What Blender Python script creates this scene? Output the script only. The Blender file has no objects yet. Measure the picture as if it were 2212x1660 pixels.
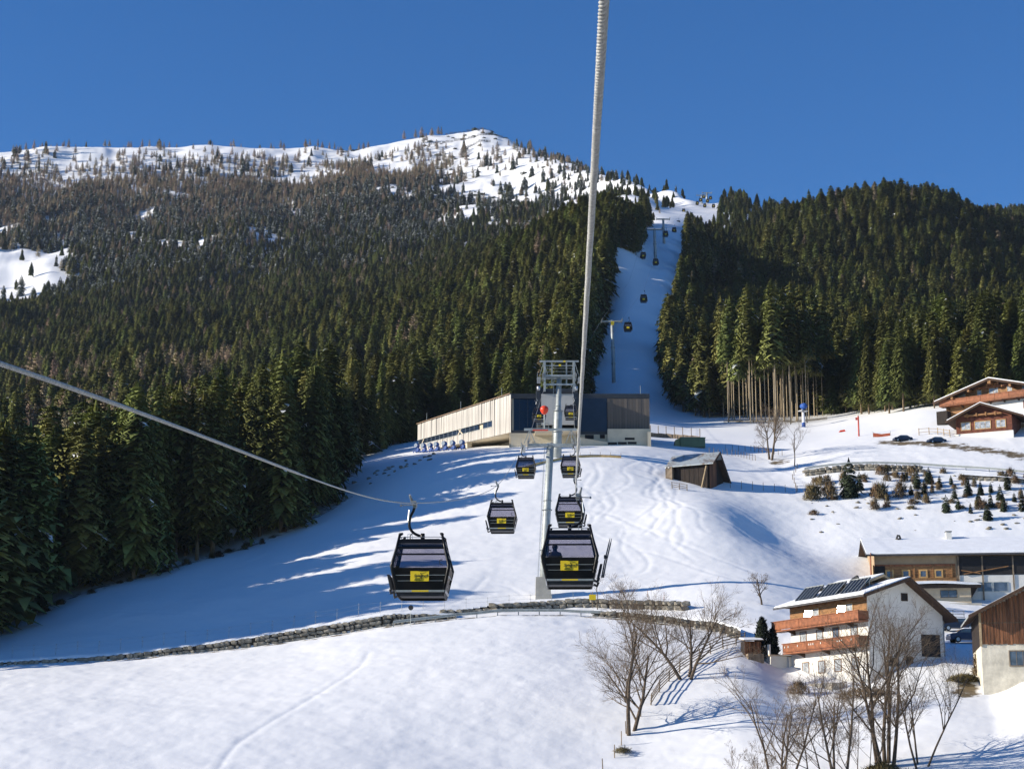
import bpy, math, random
import numpy as np
from mathutils import Vector, Matrix

random.seed(7)
RNG = np.random.default_rng(7)
SC = bpy.context.scene
COL = SC.collection

# ---------------------------------------------------------------- camera
F = 4000.0                       # focal length in units of a 2212 wide picture
CX, CY, HOR = 1106.0, 830.0, 1700.0
PITCH = math.atan((HOR - CY) / F)
SP, CP = math.sin(PITCH), math.cos(PITCH)
cam = bpy.data.cameras.new('camera')
cam.sensor_fit = 'HORIZONTAL'
cam.sensor_width = 36.0
cam.lens = 36.0 * F / 2212.0
cam.clip_start = 0.1
cam.clip_end = 12000
cam_o = bpy.data.objects.new('camera', cam)
COL.objects.link(cam_o)
cam_o.location = (0, 0, 0)
cam_o.rotation_euler = (math.radians(90) + PITCH, 0, 0)
SC.camera = cam_o

# ---------------------------------------------------------------- sky, sun, exposure
SUN_AZ = math.radians(-97.0)    # measured from the view direction, negative = left
SUN_EL = math.radians(20.0)
world = bpy.data.worlds.new('World')
SC.world = world
world.use_nodes = True
wn = world.node_tree
bg = wn.nodes['Background']
sky = wn.nodes.new('ShaderNodeTexSky')
sky.sky_type = 'NISHITA'
sky.sun_disc = False
sky.sun_elevation = SUN_EL
sky.sun_rotation = SUN_AZ
sky.altitude = 1800
sky.air_density = 1.0
sky.dust_density = 0.05
sky.ozone_density = 4.0
hs = wn.nodes.new('ShaderNodeHueSaturation')
hs.inputs['Saturation'].default_value = 1.24
hs.inputs['Hue'].default_value = 0.507
wn.links.new(sky.outputs[0], hs.inputs['Color'])
wn.links.new(hs.outputs[0], bg.inputs[0])
bg.inputs[1].default_value = 0.095
sun = bpy.data.lights.new('sun', 'SUN')
sun.energy = 5.0
sun.angle = math.radians(0.53)
sun.color = (1.0, 0.91, 0.77)
sun_o = bpy.data.objects.new('sun', sun)
COL.objects.link(sun_o)
SUND = Vector((math.sin(SUN_AZ) * math.cos(SUN_EL), math.cos(SUN_AZ) * math.cos(SUN_EL), math.sin(SUN_EL)))
sun_o.rotation_euler = SUND.to_track_quat('Z', 'Y').to_euler()
sun_o.location = SUND * 500
vs = SC.view_settings
vs.view_transform = 'Standard'
vs.look = 'None'
vs.gamma = 1.0
vs.exposure = 0.66
vs.use_curve_mapping = False
SC.render.engine = 'CYCLES'
SC.cycles.use_denoising = True
SC.cycles.denoiser = 'OPENIMAGEDENOISE'
SC.cycles.denoising_input_passes = 'RGB_ALBEDO_NORMAL'
SC.cycles.denoising_prefilter = 'ACCURATE'
SC.cycles.max_bounces = 6
SC.cycles.diffuse_bounces = 3
SC.cycles.glossy_bounces = 3
SC.cycles.transmission_bounces = 4
SC.cycles.transparent_max_bounces = 8
SC.cycles.caustics_reflective = False
SC.cycles.caustics_refractive = False
SC.cycles.sample_clamp_indirect = 6.0

# ---------------------------------------------------------------- where a sight line meets a distance
def at(px, py, Y):
    """world point seen at (px, py) of the 2212 x 1660 picture, Y metres ahead"""
    u, v = (px - CX) / F, (CY - py) / F
    y = CP - v * SP
    return Vector((u / y * Y, Y, (SP + v * CP) / y * Y))

def pix(x, y, z):
    d = y * CP + z * SP
    return CX + F * x / d, CY - F * (-y * SP + z * CP) / d

# ---------------------------------------------------------------- materials
MATS = {}
def node(nt, t, **kw):
    n = nt.nodes.new(t)
    for k, v in kw.items():
        if k in n.inputs:
            n.inputs[k].default_value = v
        else:
            setattr(n, k, v)
    return n

def mat(name, col, rough=0.7, metal=0.0, var=0.12, scale=3.0, bump=0.0, bscale=None, stretch=None, spec=0.35, col2=None,
        rand=0.0, coords='Object', thr=(0.35, 0.7)):
    """principled material: colour broken up by noise, optional second colour in patches, bump, per object variation"""
    if name in MATS:
        return MATS[name]
    m = bpy.data.materials.new(name)
    m.use_nodes = True
    nt = m.node_tree
    b = nt.nodes['Principled BSDF']
    b.inputs['Roughness'].default_value = rough
    b.inputs['Metallic'].default_value = metal
    b.inputs['Specular IOR Level'].default_value = spec
    tc = node(nt, 'ShaderNodeTexCoord')
    mp = node(nt, 'ShaderNodeMapping')
    if stretch:
        mp.inputs['Scale'].default_value = stretch
    nt.links.new(tc.outputs[coords], mp.inputs[0])
    nz = node(nt, 'ShaderNodeTexNoise', Scale=scale, Detail=5.0, Roughness=0.65)
    nt.links.new(mp.outputs[0], nz.inputs['Vector'])
    rp = node(nt, 'ShaderNodeValToRGB')
    c2 = col2 if col2 else tuple(max(0, c * (1 - var * 2)) for c in col)
    c1 = tuple(min(1, c * (1 + var)) for c in col)
    rp.color_ramp.elements[0].position = thr[0]
    rp.color_ramp.elements[1].position = thr[1]
    rp.color_ramp.elements[0].color = (*c2, 1)
    rp.color_ramp.elements[1].color = (*c1, 1)
    nt.links.new(nz.outputs['Fac'], rp.inputs[0])
    out = rp.outputs[0]
    if rand:
        oi = node(nt, 'ShaderNodeObjectInfo')
        hv = node(nt, 'ShaderNodeHueSaturation')
        mr = node(nt, 'ShaderNodeMapRange')
        mr.inputs['To Min'].default_value = 1 - rand
        mr.inputs['To Max'].default_value = 1 + rand
        nt.links.new(oi.outputs['Random'], mr.inputs['Value'])
        nt.links.new(mr.outputs[0], hv.inputs['Value'])
        nt.links.new(out, hv.inputs['Color'])
        out = hv.outputs[0]
    nt.links.new(out, b.inputs['Base Color'])
    if bump:
        n2 = node(nt, 'ShaderNodeTexNoise', Scale=bscale or scale * 4, Detail=4.0, Roughness=0.6)
        nt.links.new(mp.outputs[0], n2.inputs['Vector'])
        bp = node(nt, 'ShaderNodeBump', Strength=bump, Distance=0.1)
        nt.links.new(n2.outputs['Fac'], bp.inputs['Height'])
        nt.links.new(bp.outputs[0], b.inputs['Normal'])
    MATS[name] = m
    return m

def glass_mat(name, tint, gloss=0.12, rough=0.02):
    if name in MATS:
        return MATS[name]
    m = bpy.data.materials.new(name)
    m.use_nodes = True
    nt = m.node_tree
    nt.nodes.remove(nt.nodes['Principled BSDF'])
    o = nt.nodes['Material Output']
    t = node(nt, 'ShaderNodeBsdfTransparent', Color=(*tint, 1))
    g = node(nt, 'ShaderNodeBsdfGlossy', Color=(0.9, 0.95, 1, 1), Roughness=rough)
    lw = node(nt, 'ShaderNodeFresnel', IOR=1.45)
    mx = node(nt, 'ShaderNodeMixShader')
    nt.links.new(lw.outputs[0], mx.inputs[0])
    nt.links.new(t.outputs[0], mx.inputs[1])
    nt.links.new(g.outputs[0], mx.inputs[2])
    nt.links.new(mx.outputs[0], o.inputs[0])
    MATS[name] = m
    return m

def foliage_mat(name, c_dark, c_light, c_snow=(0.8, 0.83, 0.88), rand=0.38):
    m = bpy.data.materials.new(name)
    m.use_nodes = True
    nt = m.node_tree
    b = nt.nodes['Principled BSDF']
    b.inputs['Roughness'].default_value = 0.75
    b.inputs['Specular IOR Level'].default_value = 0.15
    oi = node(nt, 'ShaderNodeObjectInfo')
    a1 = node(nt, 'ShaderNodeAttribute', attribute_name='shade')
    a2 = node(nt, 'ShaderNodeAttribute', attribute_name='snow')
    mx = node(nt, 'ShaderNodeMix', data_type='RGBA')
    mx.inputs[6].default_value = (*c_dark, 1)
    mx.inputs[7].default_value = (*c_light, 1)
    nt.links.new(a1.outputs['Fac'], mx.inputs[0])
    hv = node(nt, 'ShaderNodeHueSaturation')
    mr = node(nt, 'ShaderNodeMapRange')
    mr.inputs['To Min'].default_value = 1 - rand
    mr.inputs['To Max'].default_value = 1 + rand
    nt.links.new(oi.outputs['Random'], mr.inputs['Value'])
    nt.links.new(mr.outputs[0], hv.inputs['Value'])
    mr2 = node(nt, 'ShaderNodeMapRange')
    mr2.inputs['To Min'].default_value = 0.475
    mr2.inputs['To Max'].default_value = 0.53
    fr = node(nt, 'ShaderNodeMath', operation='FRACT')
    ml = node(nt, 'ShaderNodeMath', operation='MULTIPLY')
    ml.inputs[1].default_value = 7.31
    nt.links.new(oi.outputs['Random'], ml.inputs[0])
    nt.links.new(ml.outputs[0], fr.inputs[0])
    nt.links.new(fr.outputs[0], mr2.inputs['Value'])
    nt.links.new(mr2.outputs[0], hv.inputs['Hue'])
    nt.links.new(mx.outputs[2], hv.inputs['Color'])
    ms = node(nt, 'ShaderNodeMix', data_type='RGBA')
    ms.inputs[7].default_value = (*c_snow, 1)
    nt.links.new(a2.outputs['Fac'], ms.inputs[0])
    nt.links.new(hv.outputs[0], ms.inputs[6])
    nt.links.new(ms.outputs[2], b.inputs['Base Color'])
    MATS[name] = m
    return m

# ---------------------------------------------------------------- mesh builder
class MB:
    def __init__(s):
        s.v, s.f = [], []
    def add(s, vs, fs):
        o = len(s.v)
        s.v += [tuple(v) for v in vs]
        s.f += [tuple(i + o for i in f) for f in fs]
        return s
    def box(s, c, d, M=None):
        x, y, z = (k / 2 for k in d)
        vs = [Vector((a * x, b * y, e * z)) for a in (-1, 1) for b in (-1, 1) for e in (-1, 1)]
        if M is not None:
            vs = [M @ v for v in vs]
        c = Vector(c)
        return s.add([v + c for v in vs], [(0, 1, 3, 2), (4, 6, 7, 5), (0, 4, 5, 1), (2, 3, 7, 6), (0, 2, 6, 4), (1, 5, 7, 3)])
    def bb(s, x0, x1, y0, y1, z0, z1):
        return s.box(((x0 + x1) / 2, (y0 + y1) / 2, (z0 + z1) / 2), (x1 - x0, y1 - y0, z1 - z0))
    def hexa(s, p):
        """eight corners: bottom 0-3 in order, top 4-7 in order"""
        return s.add(p, [(3, 2, 1, 0), (4, 5, 6, 7), (0, 1, 5, 4), (1, 2, 6, 5), (2, 3, 7, 6), (3, 0, 4, 7)])
    def prism(s, poly, off):
        """planar polygon extruded by the vector off"""
        n = len(poly)
        off = Vector(off)
        vs = [Vector(p) for p in poly] + [Vector(p) + off for p in poly]
        return s.add(vs, [tuple(range(n - 1, -1, -1)), tuple(range(n, 2 * n))] + [(i, (i + 1) % n, n + (i + 1) % n, n + i) for i in range(n)])
    def tube(s, pts, rad, n=8, caps=True):
        pts = [Vector(p) for p in pts]
        if not hasattr(rad, '__len__'):
            rad = [rad] * len(pts)
        o = len(s.v)
        t0 = (pts[1] - pts[0]).normalized()
        a = Vector((0, 0, 1)) if abs(t0.z) < 0.9 else Vector((1, 0, 0))
        u = t0.cross(a).normalized()
        for i, p in enumerate(pts):
            if i == 0:
                t = t0
            elif i == len(pts) - 1:
                t = (pts[i] - pts[i - 1]).normalized()
            else:
                t = ((pts[i + 1] - pts[i]).normalized() + (pts[i] - pts[i - 1]).normalized()).normalized()
            u = (u - t * u.dot(t)).normalized()
            w = t.cross(u)
            for k in range(n):
                an = 2 * math.pi * k / n
                s.v.append(tuple(p + (u * math.cos(an) + w * math.sin(an)) * rad[i]))
        for i in range(len(pts) - 1):
            for k in range(n):
                k2 = (k + 1) % n
                s.f.append((o + i * n + k, o + i * n + k2, o + (i + 1) * n + k2, o + (i + 1) * n + k))
        if caps:
            s.f.append(tuple(o + k for k in range(n - 1, -1, -1)))
            q = o + (len(pts) - 1) * n
            s.f.append(tuple(q + k for k in range(n)))
        return s
    def bar(s, a, b, w, h=None, up=(0, 0, 1)):
        """square bar from a to b"""
        a, b = Vector(a), Vector(b)
        h = h or w
        t = (b - a).normalized()
        up = Vector(up)
        if abs(t.dot(up)) > 0.95:
            up = Vector((0, 1, 0))
        r = t.cross(up).normalized() * (w / 2)
        q = r.cross(t).normalized() * (h / 2)
        return s.hexa([a - r - q, a + r - q, b + r - q, b - r - q, a - r + q, a + r + q, b + r + q, b - r + q])
    def mesh(s, name, m=None, smooth=False):
        me = bpy.data.meshes.new(name)
        me.from_pydata(s.v, [], s.f)
        if m:
            me.materials.append(m)
        if smooth:
            me.polygons.foreach_set('use_smooth', [True] * len(me.polygons))
        me.update()
        return me
    def build(s, name, m=None, parent=None, smooth=False):
        return link(name, s.mesh(name, m, smooth), parent)

def link(name, data, parent=None, loc=None, rot=None, scale=None):
    o = bpy.data.objects.new(name, data)
    COL.objects.link(o)
    if parent:
        o.parent = parent
    if loc is not None:
        o.location = loc
    if rot is not None:
        o.rotation_euler = rot
    if scale is not None:
        o.scale = scale if hasattr(scale, '__len__') else (scale,) * 3
    return o

def tag(o, label=None, cat=None, group=None, kind=None):
    if label:
        o['label'] = label
    if cat:
        o['category'] = cat
    if group:
        o['group'] = group
    if kind:
        o['kind'] = kind
    return o

def thing(name, loc=(0, 0, 0), rotz=0.0, label=None, cat=None, group=None):
    o = link(name, None, None, loc, (0, 0, rotz))
    o.empty_display_size = 0.3
    return tag(o, label, cat, group)

def copy_tree(o, parent=None):
    c = o.copy()
    COL.objects.link(c)
    c.parent = parent
    for ch in list(o.children):
        copy_tree(ch, c)
    return c

# ---------------------------------------------------------------- noise
def vnoise(x, y, seed=0):
    xi, yi = np.floor(x).astype(np.int64), np.floor(y).astype(np.int64)
    xf, yf = x - xi, y - yi
    def h(a, b):
        n = (a * 374761393 + b * 668265263 + seed * 974634721) & 0xFFFFFFFF
        n = ((n ^ (n >> 13)) * 1274126177) & 0xFFFFFFFF
        n = n ^ (n >> 16)
        return (n & 0xFFFF) / 65535.0
    u, v = xf * xf * (3 - 2 * xf), yf * yf * (3 - 2 * yf)
    a = h(xi, yi) * (1 - u) + h(xi + 1, yi) * u
    b = h(xi, yi + 1) * (1 - u) + h(xi + 1, yi + 1) * u
    return (a * (1 - v) + b * v) * 2 - 1

def fbm(x, y, sc, oct=4, seed=0):
    t, a = 0, 1.0
    x, y = np.asarray(x) / sc, np.asarray(y) / sc
    for i in range(oct):
        t = t + a * vnoise(x, y, seed + i * 17)
        x, y, a = x * 2.03 + 11.3, y * 2.03 + 5.7, a * 0.5
    return t
# ================================================================ terrain
# levels run away from the camera; each is a line of (picture x, picture y, metres ahead) on the ground
LEV = [
    [(-300, 'z', 25, -40), (2500, 'z', 25, -40)],
    [(-300, 'z', 105, -19), (2500, 'z', 105, -19)],
    [(-300, 1690, 165), (600, 1685, 165), (1100, 1680, 166), (1400, 1672, 168), (1700, 1668, 165), (2500, 1665, 160)],
    # toe of the road wall / house terrace
    [(-300, 1446, 231), (0, 1436, 232), (300, 1420, 233), (600, 1388, 234), (850, 1347, 235), (1000, 1330, 236), (1150, 1322, 236),
     (1280, 1328, 236), (1400, 1342, 232), (1540, 1360, 226), (1590, 1376, 222), (1635, 1404, 218), (1670, 1436, 214), (1700, 1458, 211), (1760, 1473, 206), (1820, 1478, 203), (1880, 1478, 199),
     (1960, 1440, 201), (2036, 1408, 206), (2100, 1410, 207), (2140, 1460, 196), (2212, 1478, 186), (2500, 1485, 184)],
    # top of the wall
    [(-300, 1436, 232), (0, 1424, 233), (300, 1404, 234), (600, 1363, 235), (850, 1320, 236), (1000, 1316, 239), (1150, 1312, 241),
     (1280, 1306, 241), (1400, 1318, 238), (1550, 1334, 229), (1650, 1346, 226), (1720, 1352, 226), (1800, 1365, 223), (1880, 1385, 220),
     (1960, 1385, 219), (2036, 1382, 220), (2100, 1378, 221), (2140, 1382, 219), (2212, 1400, 213), (2500, 1400, 212)],
    # middle of the slope / edge of the wood on the left
    [(-300, 1400, 262), (0, 1350, 268), (150, 1292, 274), (400, 1222, 288), (600, 1172, 297), (760, 1098, 310), (850, 1122, 294), (950, 1135, 287),
     (1100, 1130, 285), (1250, 1130, 284), (1400, 1135, 283), (1500, 1135, 284), (1570, 1150, 280), (1650, 1190, 270), (1720, 1230, 262),
     (1800, 1268, 257), (1900, 1285, 260), (2000, 1290, 262), (2212, 1300, 262), (2500, 1300, 262)],
    # crest in front of the station
    [(-300, 1260, 330), (0, 1230, 334), (300, 1165, 345), (600, 1085, 346), (760, 1032, 340), (850, 1010, 334), (950, 988, 331), (1100, 974, 328),
     (1250, 970, 327), (1400, 974, 327), (1500, 1003, 327), (1570, 1012, 326), (1650, 1040, 318), (1730, 1062, 308), (1800, 1085, 300),
     (2000, 1102, 294), (2212, 1112, 290), (2500, 1115, 290)],
    [(-300, 1170, 400), (0, 1150, 400), (300, 1090, 410), (600, 1020, 405), (760, 992, 385), (850, 985, 372), (950, 975, 362), (1100, 964, 350),
     (1250, 958, 350), (1400, 955, 352), (1500, 962, 356), (1600, 968, 356), (1680, 980, 345), (1740, 995, 330), (1850, 998, 322), (2000, 1006, 318), (2212, 1024, 310),
     (2500, 1040, 305)],
    [(-300, 1080, 520), (0, 1050, 520), (300, 990, 520), (600, 950, 500), (760, 935, 470), (850, 930, 460), (950, 925, 450), (1100, 915, 440),
     (1250, 890, 425), (1340, 905, 408), (1400, 935, 385), (1500, 930, 400), (1600, 918, 412), (1750, 920, 408), (1800, 915, 400),
     (2000, 893, 372), (2212, 880, 368), (2500, 870, 368)],
    [(-300, 960, 720), (0, 940, 720), (300, 890, 720), (600, 870, 680), (850, 862, 650), (950, 850, 620), (1100, 822, 590), (1250, 802, 530),
     (1326, 820, 490), (1400, 835, 480), (1500, 858, 520), (1650, 840, 550), (1800, 850, 540), (2000, 840, 530), (2212, 830, 530), (2500, 830, 530)],
    [(-300, 830, 1000), (0, 815, 1000), (300, 775, 1000), (600, 755, 980), (850, 722, 950), (1000, 690, 900), (1150, 622, 800), (1250, 590, 735),
     (1320, 573, 690), (1400, 566, 690), (1460, 600, 690), (1550, 680, 720), (1700, 680, 740), (1900, 680, 740), (2212, 690, 740), (2500, 700, 740)],
    [(-300, 640, 1400), (0, 625, 1400), (300, 605, 1400), (600, 595, 1400), (850, 582, 1350), (1000, 580, 1250), (1150, 570, 1150),
     (1250, 560, 1000), (1335, 545, 880), (1372, 530, 870), (1405, 490, 860), (1460, 508, 850), (1550, 545, 920), (1640, 530, 940), (1720, 492, 950), (1850, 462, 950), (2000, 462, 950),
     (2080, 492, 950), (2212, 550, 950), (2500, 600, 950)],
    [(-300, 490, 1700), (0, 490, 1700), (300, 475, 1700), (600, 472, 1700), (850, 462, 1650), (1000, 470, 1600), (1150, 482, 1500),
     (1250, 466, 1350), (1340, 456, 1200), (1400, 450, 1150), (1460, 458, 1120), (1540, 474, 1120), (1620, 480, 1130), (1700, 540, 1130),
     (1900, 570, 1130), (2060, 560, 1150), (2212, 530, 1150), (2500, 530, 1150)],
    [(-300, 395, 1900), (0, 392, 1900), (300, 388, 1900), (600, 392, 1900), (850, 378, 1900), (1000, 380, 1850), (1100, 388, 1750),
     (1200, 420, 1600), (1250, 424, 1500), (1340, 428, 1380), (1420, 440, 1280), (1490, 444, 1220), (1540, 466, 1220), (1600, 458, 1220),
     (1660, 474, 1230), (1750, 520, 1240), (2000, 520, 1270), (2212, 500, 1270), (2500, 500, 1270)],
    # skyline
    [(-300, 345, 2060), (-100, 340, 2060), (0, 333, 2060), (100, 320, 2060), (180, 324, 2060), (250, 330, 2080), (370, 328, 2080), (450, 322, 2080), (530, 331, 2080),
     (600, 336, 2090), (680, 327, 2090), (730, 336, 2090), (770, 339, 2100), (850, 320, 2110), (920, 311, 2120), (1000, 309, 2140), (1040, 302, 2150), (1062, 312, 2150),
     (1085, 326, 2140), (1120, 346, 2060), (1150, 360, 2000), (1190, 372, 1930), (1230, 380, 1860), (1260, 392, 1780), (1300, 400, 1650),
     (1350, 412, 1540), (1420, 431, 1400), (1490, 434, 1280), (1535, 452, 1300), (1600, 444, 1300), (1660, 462, 1310), (1750, 500, 1330),
     (2000, 505, 1370), (2212, 478, 1370), (2500, 478, 1370)],
    [(-300, 'z', 2900, 450), (2500, 'z', 2900, 250)],
]
NS = 1601
SGRID = np.linspace(-0.46, 0.46, NS)
KN = len(LEV)
LY, LZ = np.zeros((KN, NS)), np.zeros((KN, NS))
for k, lev in enumerate(LEV):
    ss, ys, zs = [], [], []
    for c in lev:
        if c[1] == 'z':
            ss.append((c[0] - CX) / F); ys.append(c[2]); zs.append(c[3])
        else:
            p = at(*c)
            ss.append(p.x / p.y); ys.append(p.y); zs.append(p.z)
    yy, zz = np.interp(SGRID, ss, ys), np.interp(SGRID, ss, zs)
    w = 60 if k in (3, 4) else (7 if k == KN - 2 else (75 if k in (2, 5, 6) else 40))      # soften the corners of the control lines
    kern = np.hanning(2 * w + 1); kern /= kern.sum()
    LY[k] = np.convolve(np.pad(yy, w, 'edge'), kern, 'valid')
    LZ[k] = np.convolve(np.pad(zz, w, 'edge'), kern, 'valid')
    if k in (3, 4):           # keep the house terrace on the right sharper
        w2 = 9
        k2 = np.hanning(2 * w2 + 1); k2 /= k2.sum()
        bl_ = np.clip((SGRID - .09) / .03, 0, 1)
        LY[k] = LY[k] * (1 - bl_) + np.convolve(np.pad(yy, w2, 'edge'), k2, 'valid') * bl_
        LZ[k] = LZ[k] * (1 - bl_) + np.convolve(np.pad(zz, w2, 'edge'), k2, 'valid') * bl_
for k in range(1, KN):
    LY[k] = np.maximum(LY[k], LY[k - 1] + 0.8)
# monotone cubic slopes
HK = np.diff(LY, axis=0); DK = np.diff(LZ, axis=0) / HK
SL = np.zeros_like(LZ)
SL[0], SL[-1] = DK[0], DK[-1]
for k in range(1, KN - 1):
    w1, w2 = 2 * HK[k] + HK[k - 1], HK[k] + 2 * HK[k - 1]
    with np.errstate(divide='ignore', invalid='ignore'):
        hm = (w1 + w2) / (w1 / DK[k - 1] + w2 / DK[k])
    SL[k] = np.where(DK[k - 1] * DK[k] > 0, hm, 0)

SL[3], SL[4] = np.maximum(DK[2], .05), np.maximum(DK[4], .05)      # the wall is a step: its steepness stays between its two edges

# tracks pressed into the snow: picture points with distances, half width, depth
def trackpts(pts):
    return np.array([tuple(at(*p))[:2] for p in pts])
def yd(px, py):
    """distance at which the bare slope passes picture point (px, py), between the wall and the crest"""
    ys = np.linspace(168, 345, 500)
    s = (px - CX) / F / (CP - (CY - py) / F * SP)
    zz = base_h(s * ys, ys)
    _, q = pix(s * ys, ys, zz)
    i = np.argmin(np.abs(q - py) + (ys > 320) * 0.5)
    return ys[i]

def base_h(x, y):
    x, y = np.asarray(x, float), np.asarray(y, float)
    s = np.clip(x / np.maximum(y, 1.0), -0.4599, 0.4599)
    fi = (s + 0.46) / 0.92 * (NS - 1)
    i0 = fi.astype(int); fr = fi - i0
    def g(A, k):
        return A[k, i0] * (1 - fr) + A[k, i0 + 1] * fr
    z = np.full(x.shape, np.nan)
    Yk = g(LY, 0); Zk = g(LZ, 0); Sk = g(SL, 0)
    z = np.where(y <= Yk, Zk, z)
    for k in range(KN - 1):
        Yn, Zn, Sn = g(LY, k + 1), g(LZ, k + 1), g(SL, k + 1)
        h = Yn - Yk
        t = np.clip((y - Yk) / h, 0, 1)
        t2, t3 = t * t, t * t * t
        zz = Zk * (2 * t3 - 3 * t2 + 1) + Sk * h * (t3 - 2 * t2 + t) + Zn * (-2 * t3 + 3 * t2) + Sn * h * (t3 - t2)
        z = np.where((y > Yk) & (y <= Yn), zz, z)
        Yk, Zk, Sk = Yn, Zn, Sn
    return np.where(np.isnan(z), Zk, z)

MOUNDS = [(at(1545, 1120, 287), 9.0, 15.0, 1.9), (at(1500, 1150, 279), 14.0, 14.0, 1.0), (at(1690, 1140, 283), 9.0, 12.0, -2.0),
          (at(1230, 1640, 176), 20.0, 16.0, -1.5), (at(640, 1340, 246), 30, 9, -0.6)]
TRACKS = []
def height(x, y):
    x, y = np.asarray(x, float), np.asarray(y, float)
    z = base_h(x, y)
    for c, sx, sy, a in MOUNDS:
        z = z + a * np.exp(-((x - c.x) / sx) ** 2 - ((y - c.y) / sy) ** 2)
    near = np.clip((420 - y) / 90, 0, 1)
    far = 1 - near
    z = z + near * (0.11 * fbm(x, y, 9.0, 3, 1) + 0.035 * fbm(x, y, 1.6, 3, 5))
    # wooded flanks run in ribs and gullies; the ski run between them is groomed smooth
    pxs = CX + F * 0.97 * x / np.maximum(y, 1)
    run = np.exp(-((pxs - np.interp(y, [400, 490, 640, 700, 850, 1200], [1345, 1350, 1392, 1415, 1436, 1470])) / 70) ** 2) * (y < 1300)
    ribs = np.clip((y - 430) / 150, 0, 1) * np.clip((1900 - y) / 300, 0, 1)
    z = z + far * (1 - run) * (1 - .8 * np.clip((pxs - 1430) / 60, 0, 1)) * (0.8 * fbm(x, y, 34.0, 3, 3) + ribs * (13.0 * fbm(x + 0.25 * y, y * 0.38, 75.0, 2, 91) + 4 * fbm(x, y, 110, 2, 95)))
    hi = np.clip((y - 1150) / 500, 0, 1)
    rough = np.abs(fbm(x, y, 120.0, 4, 23))
    z = z + hi * (7.0 * (0.35 - rough) + 1.6 * fbm(x, y, 16, 3, 29)) * np.where(y > 2020, 0.5, 1.0)
    return z

def gz(x, y):
    return float(height(np.array([x]), np.array([y]))[0])

def ground(px, py_hint, Y):
    """a point on the ground in picture column px at distance Y"""
    p = at(px, py_hint, Y)
    return Vector((p.x, p.y, gz(p.x, p.y)))

def add_track(pts):
    q = trackpts([(a, b, yd(a, b)) for a, b in pts])
    for _ in range(3):
        n = [q[0]]
        for a, b in zip(q[:-1], q[1:]):
            n += [a * 0.75 + b * 0.25, a * 0.25 + b * 0.75]
        n.append(q[-1]); q = np.array(n)
    TRACKS.append(q)

# ski tracks on the slope below the station
rt = random.Random(8)
for i in range(11):
    x_, y_ = rt.uniform(1230, 1470), rt.uniform(985, 1060)
    pts, sg = [], rt.choice((-1, 1))
    while y_ < rt.uniform(1120, 1270) and len(pts) < 9:
        pts.append((x_, y_))
        x_ += sg * rt.uniform(15, 60) + rt.uniform(-8, 14); y_ += rt.uniform(14, 42); sg = -sg
    if len(pts) > 2:
        add_track(pts)
for pts in [[(1290, 1290), (1330, 1245), (1395, 1238), (1405, 1215), (1375, 1190), (1330, 1170), (1345, 1145), (1300, 1130)],
            [(1262, 1215), (1330, 1188), (1420, 1200), (1560, 1245), (1700, 1280)],
            [(1262, 1100), (1310, 1108), (1380, 1150), (1480, 1190), (1640, 1240)],
            [(1270, 1080), (1330, 1065), (1370, 1040), (1335, 1015), (1380, 995), (1420, 985)],
            [(1290, 1060), (1400, 1075), (1440, 1050), (1400, 1020), (1450, 1000)],
            [(1380, 1105), (1480, 1120), (1580, 1150), (1700, 1210), (1860, 1240)],
            [(1420, 1090), (1560, 1095), (1650, 1130), (1760, 1170)],
            [(900, 1205), (1000, 1212), (1100, 1195), (1172, 1190)],
            [(1000, 1260), (1090, 1255), (1130, 1280)], [(1050, 1245), (1000, 1290), (900, 1320)],
            [(470, 1660), (500, 1612), (560, 1570), (700, 1490), (780, 1440), (795, 1410)],
            [(1210, 1150), (1300, 1155), (1400, 1160)], [(1220, 1060), (1300, 1040), (1420, 1060), (1440, 1070)],
            [(130, 1330), (260, 1318), (420, 1322)], [(60, 1400), (200, 1370), (330, 1365)]]:
    add_track(pts)
for pts in []:
    q = trackpts([(a, b, yd(a, b)) for a, b in pts])
    # smooth the polyline
    for _ in range(3):
        n = [q[0]]
        for a, b in zip(q[:-1], q[1:]):
            n += [a * 0.75 + b * 0.25, a * 0.25 + b * 0.75]
        n.append(q[-1]); q = np.array(n)
    TRACKS.append(q)

def track_depth(x, y):
    d = np.zeros_like(x)
    for ti, q in enumerate(TRACKS):
        lo, hi2 = q.min(0) - 2, q.max(0) + 2
        m = np.where((x > lo[0]) & (x < hi2[0]) & (y > lo[1]) & (y < hi2[1]))[0]
        if len(m) == 0:
            continue
        best = np.full(len(m), 9.0)
        px_, py_ = x[m], y[m]
        for a, b in zip(q[:-1], q[1:]):
            ab = b - a
            t = np.clip(((px_ - a[0]) * ab[0] + (py_ - a[1]) * ab[1]) / (ab @ ab + 1e-9), 0, 1)
            best = np.minimum(best, np.hypot(px_ - a[0] - t * ab[0], py_ - a[1] - t * ab[1]))
        d[m] += -0.042 * np.exp(-(best / 0.27) ** 2) + 0.014 * np.exp(-((best - 0.85) / 0.35) ** 2)
    return d

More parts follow.
